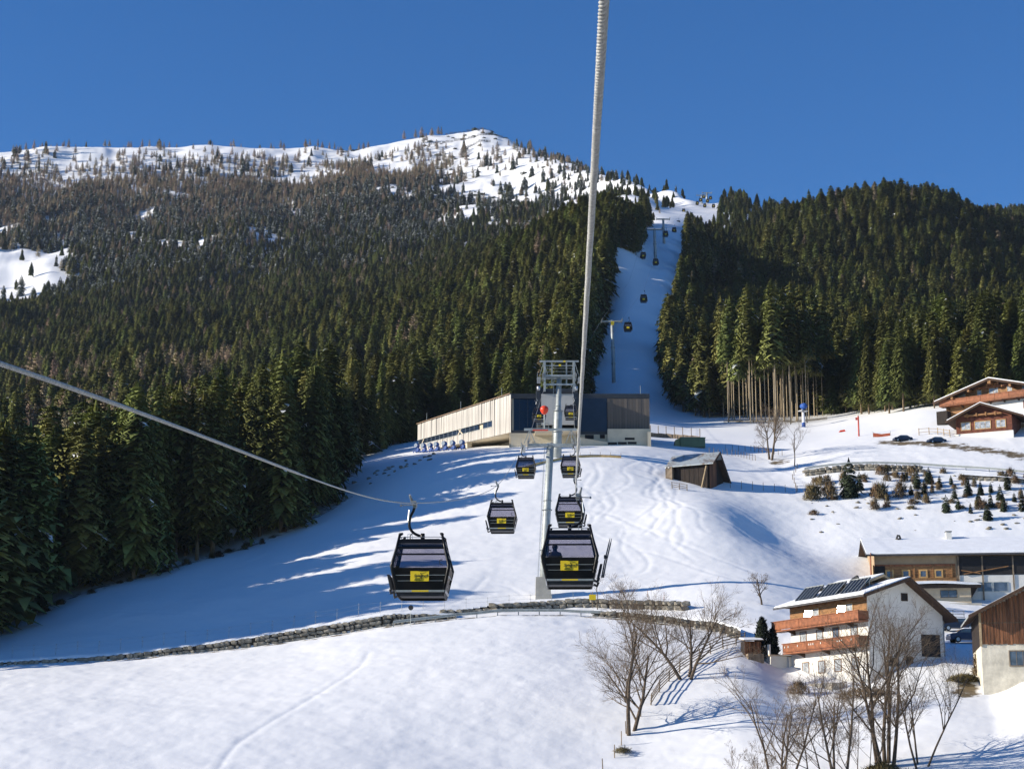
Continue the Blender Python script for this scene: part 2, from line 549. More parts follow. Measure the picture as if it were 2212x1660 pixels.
# snow ground as one sheet: rows away from the camera, columns across
cols = np.concatenate([np.linspace(-0.95, -0.315, 36)[:-1], np.linspace(-0.315, 0.315, 620), np.linspace(0.315, 0.95, 36)[1:]])
rows = np.concatenate([np.linspace(8, 150, 30)[:-1], np.arange(150, 352, 0.45), np.arange(352, 720, 2.5), np.arange(720, 2400, 8.0), np.linspace(2400, 3000, 12)])
S2, R2 = np.meshgrid(cols, rows)
TX, TY = (S2 * R2).ravel(), R2.ravel()
TZ = height(TX, TY)
nm = (TY < 345) & (TY > 160)
td = np.zeros_like(TZ)
td[nm] = track_depth(TX[nm], TY[nm])
TZ = TZ + td
nc, nr = len(cols), len(rows)
me = bpy.data.meshes.new('snow_ground')
me.vertices.add(nc * nr)
me.vertices.foreach_set('co', np.column_stack([TX, TY, TZ]).ravel())
ii = (np.arange(nr - 1)[:, None] * nc + np.arange(nc - 1)[None, :]).ravel()
quads = np.column_stack([ii, ii + 1, ii + nc + 1, ii + nc])
me.loops.add(quads.size)
me.loops.foreach_set('vertex_index', quads.ravel().astype(np.int32))
me.polygons.add(len(quads))
me.polygons.foreach_set('loop_start', np.arange(0, quads.size, 4, dtype=np.int32))
me.polygons.foreach_set('use_smooth', np.ones(len(quads), bool))
me.update(calc_edges=True)
PXG, PYG = pix(TX, TY, TZ)
# bare earth and dead grass where the snow is thin: under the wood's edge, at wall toes, on steep banks
edge_l = np.interp(PXG, [-300, 0, 150, 400, 600, 760], [258, 266, 273, 287, 299, 318])
dirt = np.where((PXG < 765), np.exp(-((TY - edge_l - 3.5) / 4.5) ** 2), 0) * 0.5
toe = np.interp(TX / TY, SGRID, LY[3])
dirt += np.where(PXG < 1650, np.exp(-((TY - toe + 0.7) / 0.9) ** 2) * 0.55, 0)
dirt += np.exp(-((PXG - 1685) / 40) ** 2 - ((TY - 335) / 6) ** 2) * 0.6
dirt += np.clip((PXG - 1850) / 60, 0, 1) * (np.exp(-((TY - np.interp(PXG, [1850, 2212], [345, 322])) / 4.5) ** 2) * 0.62)
dirt += np.where((PXG > 1560) & (PXG < 1790), np.exp(-((TY - 425) / 14) ** 2) * 0.55, 0)
dirt += np.exp(-((PXG - 2085) / 45) ** 2 - ((TY - 190) / 7) ** 2) * 0.7
bank = np.clip((PXG - 1735) / 40, 0, 1) * np.exp(-((TY - np.interp(PXG, [1740, 2212], [308, 299])) / 9) ** 2)
dirt += bank * 0.42
dirt += np.where((TY > 1500) & (PXG > 850), 0.34, 0)
at_ = me.attributes.new('dirt', 'FLOAT', 'POINT')
at_.data.foreach_set('value', np.clip(dirt, 0, 1).astype(np.float32))
# lumpy old snow: more relief on the steep lower bank and the banks on the right
lump = np.clip(np.exp(-((PXG - 1150) / 330) ** 2 - ((PYG - 1480) / 190) ** 2) + 0.8 * np.clip((PXG - 1600) / 120, 0, 1) * np.clip((TY - 222) / 15, 0, 1) * np.clip((335 - TY) / 15, 0, 1), 0, 1)
at2 = me.attributes.new('lump', 'FLOAT', 'POINT')
at2.data.foreach_set('value', lump.astype(np.float32))

def snow_material():
    m = bpy.data.materials.new('snow')
    m.use_nodes = True
    nt = m.node_tree
    b = nt.nodes['Principled BSDF']
    b.inputs['Roughness'].default_value = 0.62
    b.inputs['Specular IOR Level'].default_value = 0.25
    tc = node(nt, 'ShaderNodeTexCoord')
    n1 = node(nt, 'ShaderNodeTexNoise', Scale=0.06, Detail=6.0, Roughness=0.6)
    nt.links.new(tc.outputs['Object'], n1.inputs['Vector'])
    cr = node(nt, 'ShaderNodeValToRGB')
    cr.color_ramp.elements[0].position, cr.color_ramp.elements[1].position = 0.3, 0.65
    cr.color_ramp.elements[0].color = (0.80, 0.815, 0.83, 1)
    cr.color_ramp.elements[1].color = (0.86, 0.865, 0.87, 1)
    nt.links.new(n1.outputs['Fac'], cr.inputs[0])
    ad = node(nt, 'ShaderNodeAttribute', attribute_name='dirt')
    n2 = node(nt, 'ShaderNodeTexNoise', Scale=0.55, Detail=7.0, Roughness=0.7)
    nt.links.new(tc.outputs['Object'], n2.inputs['Vector'])
    su = node(nt, 'ShaderNodeMath', operation='ADD')
    nt.links.new(ad.outputs['Fac'], su.inputs[0]); nt.links.new(n2.outputs['Fac'], su.inputs[1])
    mr = node(nt, 'ShaderNodeMapRange')
    mr.inputs['From Min'].default_value = 0.93; mr.inputs['From Max'].default_value = 1.08
    nt.links.new(su.outputs[0], mr.inputs['Value'])
    n3 = node(nt, 'ShaderNodeTexNoise', Scale=1.3, Detail=6.0)
    nt.links.new(tc.outputs['Object'], n3.inputs['Vector'])
    er = node(nt, 'ShaderNodeValToRGB')
    er.color_ramp.elements[0].color = (0.05, 0.037, 0.02, 1)
    er.color_ramp.elements[1].color = (0.23, 0.175, 0.1, 1)
    nt.links.new(n3.outputs['Fac'], er.inputs[0])
    mx = node(nt, 'ShaderNodeMix', data_type='RGBA')
    nt.links.new(mr.outputs[0], mx.inputs[0]); nt.links.new(cr.outputs[0], mx.inputs[6]); nt.links.new(er.outputs[0], mx.inputs[7])
    nt.links.new(mx.outputs[2], b.inputs['Base Color'])
    # relief: fine crust everywhere, pillows where lumpy
    al = node(nt, 'ShaderNodeAttribute', attribute_name='lump')
    f1 = node(nt, 'ShaderNodeTexNoise', Scale=1.1, Detail=3.0, Roughness=0.5)
    nt.links.new(tc.outputs['Object'], f1.inputs['Vector'])
    f2 = node(nt, 'ShaderNodeTexNoise', Scale=0.85, Detail=5.0, Roughness=0.6, Distortion=0.6)
    nt.links.new(tc.outputs['Object'], f2.inputs['Vector'])
    m2 = node(nt, 'ShaderNodeMath', operation='MULTIPLY')
    nt.links.new(al.outputs['Fac'], m2.inputs[0]); nt.links.new(f2.outputs['Fac'], m2.inputs[1])
    m3 = node(nt, 'ShaderNodeMath', operation='MULTIPLY'); m3.inputs[1].default_value = 1.9
    nt.links.new(m2.outputs[0], m3.inputs[0])
    s3 = node(nt, 'ShaderNodeMath', operation='ADD')
    nt.links.new(m3.outputs[0], s3.inputs[0]); nt.links.new(f1.outputs['Fac'], s3.inputs[1])
    bp = node(nt, 'ShaderNodeBump', Strength=0.17, Distance=0.14)
    nt.links.new(s3.outputs[0], bp.inputs['Height'])
    nt.links.new(bp.outputs[0], b.inputs['Normal'])
    MATS['snow'] = m
    return m
SNOW = snow_material()
me.materials.append(SNOW)
terrain = link('snow_ground', me)
tag(terrain, kind='structure')
ROOFSNOW = mat('roof_snow', (0.83, 0.85, 0.88), 0.6, var=0.04, scale=0.8, bump=0.25, bscale=3.0)
# ================================================================ trees
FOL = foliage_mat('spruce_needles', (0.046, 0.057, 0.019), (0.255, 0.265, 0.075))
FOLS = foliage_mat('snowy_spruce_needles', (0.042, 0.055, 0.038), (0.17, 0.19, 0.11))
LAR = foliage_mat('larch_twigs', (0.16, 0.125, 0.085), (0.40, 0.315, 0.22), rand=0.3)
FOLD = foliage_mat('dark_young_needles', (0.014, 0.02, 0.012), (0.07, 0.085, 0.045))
BARK = mat('conifer_bark', (0.21, 0.15, 0.09), 0.9, var=0.3, scale=2.0, bump=0.3, stretch=(1, 1, 0.25))
PALEBARK = mat('pale_conifer_bark', (0.41, 0.33, 0.22), 0.9, var=0.25, scale=1.5, bump=0.3, stretch=(1, 1, 0.2))

def attr_mesh(name, V, T, shade, snow, m):
    me = bpy.data.meshes.new(name)
    me.materials.append(m)
    # soft normals pointing out of the crown, so that clumps catch the light like needles do
    co = np.array(V)
    ax = np.zeros_like(co); ax[:, 2] = co[:, 2] - 0.45 * np.hypot(co[:, 0], co[:, 1]) - .3
    nv = co - ax
    nv += np.random.default_rng(5).normal(0, .3, nv.shape) * np.linalg.norm(nv, axis=1, keepdims=True)
    nv /= np.linalg.norm(nv, axis=1, keepdims=True) + 1e-6
    tt = np.array(T)
    fn = np.cross(co[tt[:, 1]] - co[tt[:, 0]], co[tt[:, 2]] - co[tt[:, 0]])
    flip = (fn * (nv[tt[:, 0]] + nv[tt[:, 1]] + nv[tt[:, 2]])).sum(1) < 0
    tt[flip] = tt[flip][:, [0, 2, 1]]
    me.from_pydata(V, [], tt.tolist())
    a = me.attributes.new('shade', 'FLOAT', 'POINT'); a.data.foreach_set('value', np.array(shade, np.float32))
    a = me.attributes.new('snow', 'FLOAT', 'POINT'); a.data.foreach_set('value', np.array(snow, np.float32))
    me.polygons.foreach_set('use_smooth', np.ones(len(T), bool))
    me.normals_split_custom_set_from_vertices([tuple(v) for v in nv])
    return me

def spruce_mesh(name, seed, H=25.0, R=3.3, base=0.10, levels=30, snow=0.012, m=None, thin=1.0, fine=1.0):
    r = random.Random(seed)
    V, T, sh, sn = [], [], [], []
    lean = (r.uniform(-.02, .02), r.uniform(-.02, .02))
    irr = [r.uniform(0.72, 1.15) for _ in range(8)]
    def tri(a, b, c, s, w):
        o = len(V)
        V.extend((tuple(a), tuple(b), tuple(c)))
        T.append((o, o + 1, o + 2)); sh.extend((s[0], s[1], s[2])); sn.extend((w, w, w))
    for i in range(levels):
        t = (i + r.uniform(-.25, .4)) / levels
        t = min(max(t, 0), 0.985)
        z = H * (base + (1 - base) * t)
        prof = (1 - t) ** 0.54 * (1 + .16 * math.sin(9 * t + seed)) * (1.0 if t > 0.12 else 0.72 + t * 2.3)
        rad = R * prof + 0.18
        nb = max(5, int((12 - 5 * t) * thin + r.random()))
        a0 = r.uniform(0, 6.28)
        for j in range(nb):
            az = a0 + 6.283 * j / nb + r.uniform(-.35, .35)
            L = rad * r.uniform(0.7, 1.12) * irr[int(az / 6.283 * 8) % 8]
            ca, sa = math.cos(az), math.sin(az)
            out, side = Vector((ca, sa, 0)), Vector((-sa, ca, 0))
            dr = r.uniform(.5, .9) - 0.3 * t
            c0 = Vector((lean[0] * z, lean[1] * z, z))
            p0 = c0 + out * (L * 0.08)
            p1 = c0 + out * (L * .58) + Vector((0, 0, -dr * L * .42))
            p2 = c0 + out * L + Vector((0, 0, -dr * L * 1.05))
            w = (L * r.uniform(.2, .3) + .14) * fine
            s_ = r.uniform(.45, 1.0)
            wsn = r.uniform(.6, 1) if r.random() < snow else 0.0
            tri(p0, p1 - side * w, p1 + side * w, (0.0, s_ * .7, s_ * .7), wsn)  # branch roots coloured darker than tips: the crown's inner shade put into colour
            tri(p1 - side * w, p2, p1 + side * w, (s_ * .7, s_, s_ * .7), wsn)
            # hanging twigs give the ragged outline
            nq = 6 if fine == 1 else 9
            for q in range(nq):
                f = .22 + .87 * q / nq + r.uniform(-.06, .06)
                pm = p0.lerp(p1, f * 2) if f < .5 else p1.lerp(p2, f * 2 - 1)
                sg = 1 if (q + j) % 2 else -1
                hl = (L * r.uniform(.18, .34) + .15) * fine
                tip = pm + side * (sg * w * r.uniform(1.2, 2.1) / (fine ** .5)) + out * (hl * .45) + Vector((0, 0, -hl * r.uniform(.7, 1.4)))
                s2 = s_ * r.uniform(.6, 1.1)
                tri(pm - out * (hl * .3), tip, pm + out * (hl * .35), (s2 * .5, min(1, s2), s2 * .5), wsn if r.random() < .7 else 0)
    top = Vector((lean[0] * H, lean[1] * H, H))
    for k in range(3):
        an = k * 2.1
        o = Vector((math.cos(an), math.sin(an), 0)) * .22
        tri(top - Vector((0, 0, H * .05)) - o, top + Vector((0, 0, .5)), top - Vector((0, 0, H * .05)) + o, (.5, 1, .5), 0)
    return attr_mesh(name, V, T, sh, sn, m or FOL)

def larch_mesh(name, seed, H=22.0, R=3.0, base=0.16, levels=34):
    r = random.Random(seed)
    V, T, sh, sn = [], [], [], []
    def tri(a, b, c, s):
        o = len(V)
        V.extend((tuple(a), tuple(b), tuple(c))); T.append((o, o + 1, o + 2)); sh.extend((s, s, s)); sn.extend((0, 0, 0))
    for i in range(levels):
        t = min(.985, (i + r.random()) / levels)
        z = H * (base + (1 - base) * t)
        rad = R * ((1 - t) ** 0.75) * (0.75 + 0.25 * min(1, t * 5)) + .12
        for j in range(int(7 - 3 * t)):
            az = r.uniform(0, 6.283)
            L = rad * r.uniform(.6, 1.15)
            out, side = Vector((math.cos(az), math.sin(az), 0)), Vector((-math.sin(az), math.cos(az), 0))
            up = r.uniform(-.1, .35)
            p0 = Vector((0, 0, z)); p1 = p0 + out * L + Vector((0, 0, up * L))
            w = .06 + .02 * L
            tri(p0 - Vector((0, 0, w)), p1, p0 + Vector((0, 0, w)), r.uniform(.2, .5))
            for q in range(13):
                f = r.uniform(.2, 1.0)
                pm = p0.lerp(p1, f)
                d = side * r.uniform(-1, 1) + out * r.uniform(.0, .7) + Vector((0, 0, r.uniform(-.9, .35)))
                d = d.normalized() * (L * r.uniform(.18, .42) + .1)
                ww = Vector((r.uniform(-1, 1), r.uniform(-1, 1), r.uniform(-1, 1))).normalized() * r.uniform(.09, .19)
                tri(pm - ww, pm + d, pm + ww, r.uniform(.3, 1.0))
    return attr_mesh(name, V, T, sh, sn, LAR)

def trunk_mesh(name, H, r0, m, top=0.6, n=6):
    return MB().tube([(0, 0, -1.5), (0, 0, H * .03), (0, 0, H * .4), (0, 0, H * top)], [r0 * 1.35, r0, r0 * .68, r0 * .08], n).mesh(name, m, True)

SPR = [spruce_mesh('spruce_crown', 11 + k, 25, R, b, lv, 0.012) for k, (R, b, lv) in
       enumerate([(3.9, .17, 33), (3.3, .22, 32), (4.2, .14, 34), (3.5, .25, 30), (3.0, .19, 32), (3.9, .21, 31)])]
SPRS = [spruce_mesh('snowy_spruce_crown', 31 + k, 20, R, -.0, 24, .32, FOLS, .85) for k, R in enumerate([3.4, 2.9, 3.7, 3.1])]
SPRH = [spruce_mesh('high_spruce_crown', 51 + k, 30, 2.6, .50 + .05 * k, 20, .006) for k in range(3)]
LARM = [larch_mesh('larch_crown', 71 + k, 22, R) for k, R in enumerate([3.8, 3.2, 4.2])]
SPRN = [spruce_mesh('near_spruce_crown', 111 + k, 25, R, b, 46, .004, None, 1.25, .58) for k, (R, b) in enumerate([(3.8, .16), (3.2, .22), (4.2, .13), (3.5, .2)])]
TRK = trunk_mesh('spruce_trunk', 25, .27, BARK)
TRKS = trunk_mesh('snowy_spruce_trunk', 20, .2, BARK)
TRKH = trunk_mesh('high_spruce_trunk', 30, .15, PALEBARK, .9)
TRKL = trunk_mesh('larch_trunk', 22, .2, BARK)

# ---- where trees stand
def scatter(x0, x1, y0, y1, step, rng):
    xs, ys = np.arange(x0, x1, step), np.arange(y0, y1, step)
    X, Y = np.meshgrid(xs, ys)
    X = X + rng.uniform(-.46, .46, X.shape) * step
    Y = Y + rng.uniform(-.46, .46, Y.shape) * step
    return X.ravel(), Y.ravel()

PTS = []       # x, y, z, kind, height, px, py
def plant(x, y, fn):
    z = height(x, y)
    px, py = pix(x, y, z)
    k, h = fn(px, py, x, y, z)
    m = k >= 0
    for a in zip(x[m], y[m], z[m], k[m], h[m], px[m], py[m]):
        PTS.append(a)

L_EDGE = ([-2000, -690, -385, -110, 0, 150, 400, 600, 700, 760, 790, 850, 905, 1000, 1100, 1200, 1262], [236, 236, 230, 243, 261, 273, 289, 301, 318, 350, 388, 405, 415, 412, 404, 404, 420])
L_BOUND = ([250, 420, 430, 490, 560, 640, 690, 695, 850, 950, 1150, 1300, 1500], [1232, 1232, 1234, 1258, 1282, 1308, 1316, 1368, 1390, 1405, 1440, 1490, 1600])
R_EDGE = ([1428, 1436, 1466, 1540, 1600, 1750, 1900, 2030, 2212, 2700, 3300], [560, 505, 462, 440, 452, 452, 396, 381, 378, 378, 378])
R_BOUND = ([470, 490, 560, 640, 690, 800, 950, 1100, 1400], [1432, 1436, 1447, 1470, 1482, 1486, 1492, 1550, 1570])
rng1 = np.random.default_rng(3)

def kinds(px, py, x, y, z):
    n = len(x)
    u = rng1.random(n)
    k = np.full(n, -1)
    h = np.zeros(n)
    left = (y > np.interp(px, *L_EDGE)) & (px < np.interp(y, *L_BOUND))
    right = (px > np.interp(y, *R_BOUND)) & (y > np.interp(px, *R_EDGE))
    wood = left | right
    pn = fbm(x, y, 90, 3, 41)
    # share of larch and cover by distance up the mountain
    lar = np.interp(y, [300, 700, 1100, 1450, 1620, 1760, 1860], [.02, .04, .04, .06, .16, .5, .85]) + .16 * (pn > .25) * (y > 1000)
    lar = lar + np.where((px > 40) & (px < 560) & (y > 380) & (y < 860) & (pn > -.25), .6, 0)
    lar = np.where(right & (px > 1480), np.where((px > 1480) & (px < 1800) & (y < 640), .16, .05), lar)
    cover = np.interp(y, [300, 1300, 1500, 1650, 1800, 1880, 1950, 1995], [1, 1, 1, .97, .93, .82, .4, .04])
    cn = fbm(x, y, 60, 3, 47)
    cover = cover * np.where((y > 1520) & (cn > .55), .25, 1) * np.where((y > 900) & (cn > .85), .4, 1)
    # open ground: meadow on the left, bare flank of the summit, corridors
    cover = np.where((px < 125 + 70 * cn) & (y > 1330) & (y < 1590), .03, cover)
    cover = np.where((px > 930) & (y > 1560) & (px < 1600), cover * np.interp(px, [930, 1010], [.7, .10]), cover)
    cover = np.where((px > 1000) & (px < 1420) & (y > 1220) & (y < 1560) & (cn > -.1), cover * .25, cover)
    cover = np.where((px > 1385) & (px < 1540) & (y > 960) & (y < 1330), cover * .06, cover)
    cover = np.where(right & (y > 990) & (px > 1530), cover * np.where(px > 1990, .9, .30), cover)
    cover = np.where((px > 1640) & (px < 1800) & (y > 1000) & (y < 1300), cover * .6, cover)
    high = (px > 1190) & (px < 1490) & (y > 940)
    cover = np.where(high, np.where(px < 1330, .30, .16), cover)
    cover = np.where(y > 2080, 0, cover)
    ok = wood & (u < cover)
    u2 = rng1.random(n)
    snowy = np.interp(y, [1330, 1550, 1700], [0, .55, 1]) + np.where(y > 1300, .25 * (pn < -.1), 0)
    snowy = np.where(right & (y < 1000), 0, snowy)
    u3 = rng1.random(n)
    k = np.where(ok, np.where(u2 < lar, 2, np.where(u3 < snowy, 1, 0)), -1)
    hb = np.interp(y, [300, 345, 450, 900, 1200, 1500, 1800], [26, 24, 20.5, 18, 16, 13.5, 12])
    h = hb * (rng1.uniform(.6, 1.12, n) + .18 * fbm(x, y, 28, 2, 61)) * np.where(k == 2, .95, 1)
    edge_d = y - np.interp(px, *L_EDGE)
    h = np.where(left & (px < 770) & (edge_d < 16), rng1.uniform(25, 31, n) * np.where((px < -30) & (px > -520), 1.24, 1), h)
    h = np.where((px > 1490) & (px < 1660) & (y > 780), np.minimum(h, rng1.uniform(9, 12.5, n)), h)
    h = np.where(high, rng1.uniform(5, 10, n), h)
    near_run = (px > 1120) & (px < 1420) & (y > 640)
    h = np.where(near_run, np.minimum(h, rng1.uniform(12.5, 18.5, n)), h)
    return k, h

for (y0, y1, st) in [(222, 460, 4.9), (460, 760, 4.9), (760, 1150, 5.3), (1150, 1600, 5.3), (1600, 2080, 4.5)]:
    X, Y = scatter(-.46 * y1 if y0 > 300 else -.75 * y1, .42 * y1, y0, y1, st, rng1)
    m = np.abs(X / Y) < (.62 if y0 < 300 else .36)
    plant(X[m], Y[m], kinds)
# a closed edge of trees along the left side of the ski run
def run_edge(px, py, x, y, z):
    n = len(x)
    bd = np.interp(y, *L_BOUND)
    ok = (px < bd + 6) & (px > bd - 75)
    return np.where(ok, 0, -1), np.where(y > 640, rng1.uniform(12, 18, n), rng1.uniform(15, 25, n))
X, Y = scatter(10, 60, 425, 850, 3.6, rng1)
plant(X, Y, run_edge)
# the row of tall bare trunks at the foot of the right-hand wood
def bare_rows(px, py, x, y, z):
    n = len(x)
    u = rng1.random(n)
    ok = (px > 1562) & (px < 1778) & (u < .85) & (y > 411 + np.where(px < 1640, 6, 0))
    return np.where(ok, 3, -1), rng1.uniform(23, 34, n)
X, Y = scatter(48, 78, 408, 452, 4.1, rng1)
plant(X, Y, bare_rows)
P = np.array(PTS)
# the lift station's pale wing stands in full sun: nothing taller than the sun line in front of it
SX, SY, ST_ = SUND.x / math.hypot(SUND.x, SUND.y), SUND.y / math.hypot(SUND.x, SUND.y), math.tan(SUN_EL)
keep = np.ones(len(P), bool)
for f_ in np.linspace(0, 1, 14):
    wx, wy, wz = -0.2 - 19.2 * f_, 345 + 30 * f_, 65.5
    dx_, dy_ = P[:, 0] - wx, P[:, 1] - wy
    t_ = dx_ * SX + dy_ * SY
    d_ = np.abs(dx_ * SY - dy_ * SX)
    lim = wz + t_ * ST_ - P[:, 2]
    hit = (t_ > 0) & (t_ < 120) & (d_ < 4.5) & (P[:, 4] > lim)
    P[hit, 4] = lim[hit]
    keep &= ~(hit & (P[:, 4] < 7))
P = P[keep]
print('trees', len(P), [int((P[:, 3] == k).sum()) for k in range(4)])
# size in the picture, only those whose crown can be in the frame
inframe = (P[:, 5] > -25) & (P[:, 5] < 2237)
size = np.where(inframe, P[:, 4] / P[:, 1], 0)
# how freely a tree shows: count nearer trees that cover it
single = np.zeros(len(P), bool)
def exposed(idx, want):
    order = idx[np.argsort(P[idx, 1])]
    bins = np.full(2600, 9999.0)             # highest covered picture y per column so far
    got = []
    for i in order:
        x, y, z, k, h, px, py = P[i]
        _, ptop = pix(x, y, z + h)
        w = max(2, int(F * 2.2 / y))
        a, b = int(max(0, px + 150 - w)), int(min(2599, px + 150 + w))
        vis = np.mean(np.clip(bins[a:b], ptop, py) - ptop) / F * y if b > a else 0
        if inframe[i]:
            got.append((vis * F / y, i))
        bins[a:b] = np.minimum(bins[a:b], ptop + (py - ptop) * .12)
    got.sort(reverse=True)
    return [i for _, i in got[:want]]
allspr = np.where(P[:, 3] != 2)[0]
bare = [int(i) for i in np.where(P[:, 3] == 3)[0]]
near_spr = bare + [i for i in exposed(allspr, 300) if P[i, 3] != 3][:300 - len(bare)]
near_lar = exposed(np.where(P[:, 3] == 2)[0], 130)

def zone(px, y, kind):
    if kind == 2:
        if px > 1440:
            return ('bare brown larch among the green spruces right of the ski run', 'larches right of the ski run')
        if y < 560:
            return ('bare brown larch standing in the dark wood at the lower left', 'larches in the lower left wood')
        return ('bare russet larch in the spruce forest left of the ski run', 'larches in the forest left of the ski run')
    if kind == 3:
        return ('tall spruce with a long bare sunlit trunk at the foot of the right forest', 'bare-trunked spruces by the snow bank')
    if px > 1400:
        if y < 560:
            return ('dark spruce near the lower edge of the forest above the chalet', 'spruces on the lower edge of the right forest')
        return ('sunlit green spruce on the wooded hill right of the ski run', 'spruces on the right-hand hill')
    if px > 800:
        return ('green spruce standing behind the lift station left of the ski run', 'spruces behind the lift station')
    if y < 345:
        return ('tall dark spruce on the forest edge along the shaded snow at left', 'spruces on the left forest edge')
    return ('green spruce deeper in the forest on the left slope', 'spruces in the left forest')

def set_tree(root_name, crown, trunk, H0, p, i):
    x, y, z, k, h, px, py = p
    rr = random.Random(int(i))
    s = h / H0
    root = thing(root_name, (x, y, z - .3), rr.uniform(0, 6.28))
    wd_ = rr.uniform(.9, 1.35) if k in (0, 1) else rr.uniform(.9, 1.1)
    root.scale = (s * wd_ * rr.uniform(.93, 1.07), s * wd_, s)
    lb, gr = zone(px, y, int(k))
    tag(root, lb, 'larch tree' if k == 2 else 'spruce tree', gr)
    link('trunk', trunk, root)
    link('crown', crown, root)
    return root

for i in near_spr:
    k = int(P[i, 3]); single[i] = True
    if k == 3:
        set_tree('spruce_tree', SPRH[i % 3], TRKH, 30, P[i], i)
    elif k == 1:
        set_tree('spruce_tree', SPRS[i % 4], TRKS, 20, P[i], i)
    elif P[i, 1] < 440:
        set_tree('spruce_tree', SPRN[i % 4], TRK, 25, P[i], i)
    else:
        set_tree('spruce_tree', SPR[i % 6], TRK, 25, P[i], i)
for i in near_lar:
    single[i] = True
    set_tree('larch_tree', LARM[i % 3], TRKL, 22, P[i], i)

def ordinal(n):
    return '%d%s' % (n, 'th' if 10 <= n % 100 <= 20 else {1: 'st', 2: 'nd', 3: 'rd'}.get(n % 10, 'th'))
def number_by_place(group, fmt):
    """things of a group that stand in a readable row get their place in it"""
    obs = [o for o in COL.objects if o.get('group') == group]
    obs.sort(key=lambda o: o.location.x / o.location.y)
    for i_, o in enumerate(obs):
        o['label'] = fmt % (ordinal(i_ + 1) + ' from the left' if i_ else 'leftmost')
number_by_place('bare-trunked spruces by the snow bank', 'bare-trunked spruce at the foot of the right forest, %s')
number_by_place('spruces on the left forest edge', 'tall dark spruce on the left forest edge, %s')
number_by_place('larches in the lower left wood', 'bare brown larch in the dark wood at the lower left, %s')

# ---- the rest of the wood reads as one mass: points that carry copies of the same crowns
def forest_object(name, idx, protos, H0s, label):
    me = bpy.data.meshes.new(name)
    me.from_pydata([tuple(P[i, :3] - np.array([0, 0, .4])) for i in idx], [], [])
    n = len(idx)
    va = (rng1.integers(0, len(protos), n)).astype(np.int32)
    a = me.attributes.new('variant', 'INT', 'POINT'); a.data.foreach_set('value', va)
    sc = np.array([P[i, 4] for i in idx]) / np.array(H0s)[va]
    wide = rng1.uniform(1.05, 1.65, n)
    a = me.attributes.new('size', 'FLOAT_VECTOR', 'POINT'); a.data.foreach_set('vector', np.column_stack([sc * wide, sc * wide * rng1.uniform(.92, 1.08, n), sc]).astype(np.float32).ravel())
    a = me.attributes.new('turn', 'FLOAT', 'POINT'); a.data.foreach_set('value', rng1.uniform(0, 6.28, n).astype(np.float32))
    o = link(name, me)
    tag(o, label, 'forest', kind='stuff')
    ng = bpy.data.node_groups.new(name + '_nodes', 'GeometryNodeTree')
    ng.interface.new_socket('Geometry', in_out='INPUT', socket_type='NodeSocketGeometry')
    ng.interface.new_socket('Geometry', in_out='OUTPUT', socket_type='NodeSocketGeometry')
    gi, go = ng.nodes.new('NodeGroupInput'), ng.nodes.new('NodeGroupOutput')
    jn = ng.nodes.new('GeometryNodeJoinGeometry')
    av = ng.nodes.new('GeometryNodeInputNamedAttribute'); av.data_type = 'INT'; av.inputs[0].default_value = 'variant'
    as_ = ng.nodes.new('GeometryNodeInputNamedAttribute'); as_.data_type = 'FLOAT_VECTOR'; as_.inputs[0].default_value = 'size'
    at2_ = ng.nodes.new('GeometryNodeInputNamedAttribute'); at2_.data_type = 'FLOAT'; at2_.inputs[0].default_value = 'turn'
    cx = ng.nodes.new('ShaderNodeCombineXYZ')
    ng.links.new(at2_.outputs[0], cx.inputs[2])
    for vi, ob in enumerate(protos):
        cmpn = ng.nodes.new('FunctionNodeCompare'); cmpn.data_type = 'INT'; cmpn.operation = 'EQUAL'
        ng.links.new(av.outputs[0], cmpn.inputs[2]); cmpn.inputs[3].default_value = vi
        ip = ng.nodes.new('GeometryNodeInstanceOnPoints')
        oi = ng.nodes.new('GeometryNodeObjectInfo'); oi.inputs[0].default_value = ob; oi.transform_space = 'ORIGINAL'
        oi.inputs['As Instance'].default_value = False
        ng.links.new(gi.outputs[0], ip.inputs['Points'])
        ng.links.new(cmpn.outputs[0], ip.inputs['Selection'])
        ng.links.new(oi.outputs['Geometry'], ip.inputs['Instance'])
        ng.links.new(cx.outputs[0], ip.inputs['Rotation'])
        ng.links.new(as_.outputs[0], ip.inputs['Scale'])
        ng.links.new(ip.outputs[0], jn.inputs[0])
    ng.links.new(jn.outputs[0], go.inputs[0])
    md = o.modifiers.new('copies', 'NODES')
    md.node_group = ng
    return o

for m_ in SPR:       # each crown shape stands once as a tree of its own
    if not any(o.data == m_ for o in COL.objects):
        i = int(exposed(np.where((P[:, 3] == 0) & ~single & (P[:, 1] > 440))[0], 1)[0]); single[i] = True
        set_tree('spruce_tree', m_, TRK, 25, P[i], i)
def crown_of(mesh):
    """a crown object already standing in the scene that uses this mesh"""
    for o in COL.objects:
        if o.data == mesh:
            return o
    return None
rest = np.where(~single)[0]
def mass(name, kind, meshes, H0, label):
    idx = rest[P[rest, 3] == kind]
    pr = [crown_of(m) for m in meshes]
    pr = [p for p in pr if p]
    if len(idx) and pr:
        forest_object(name, idx, pr, [H0] * len(pr), label)
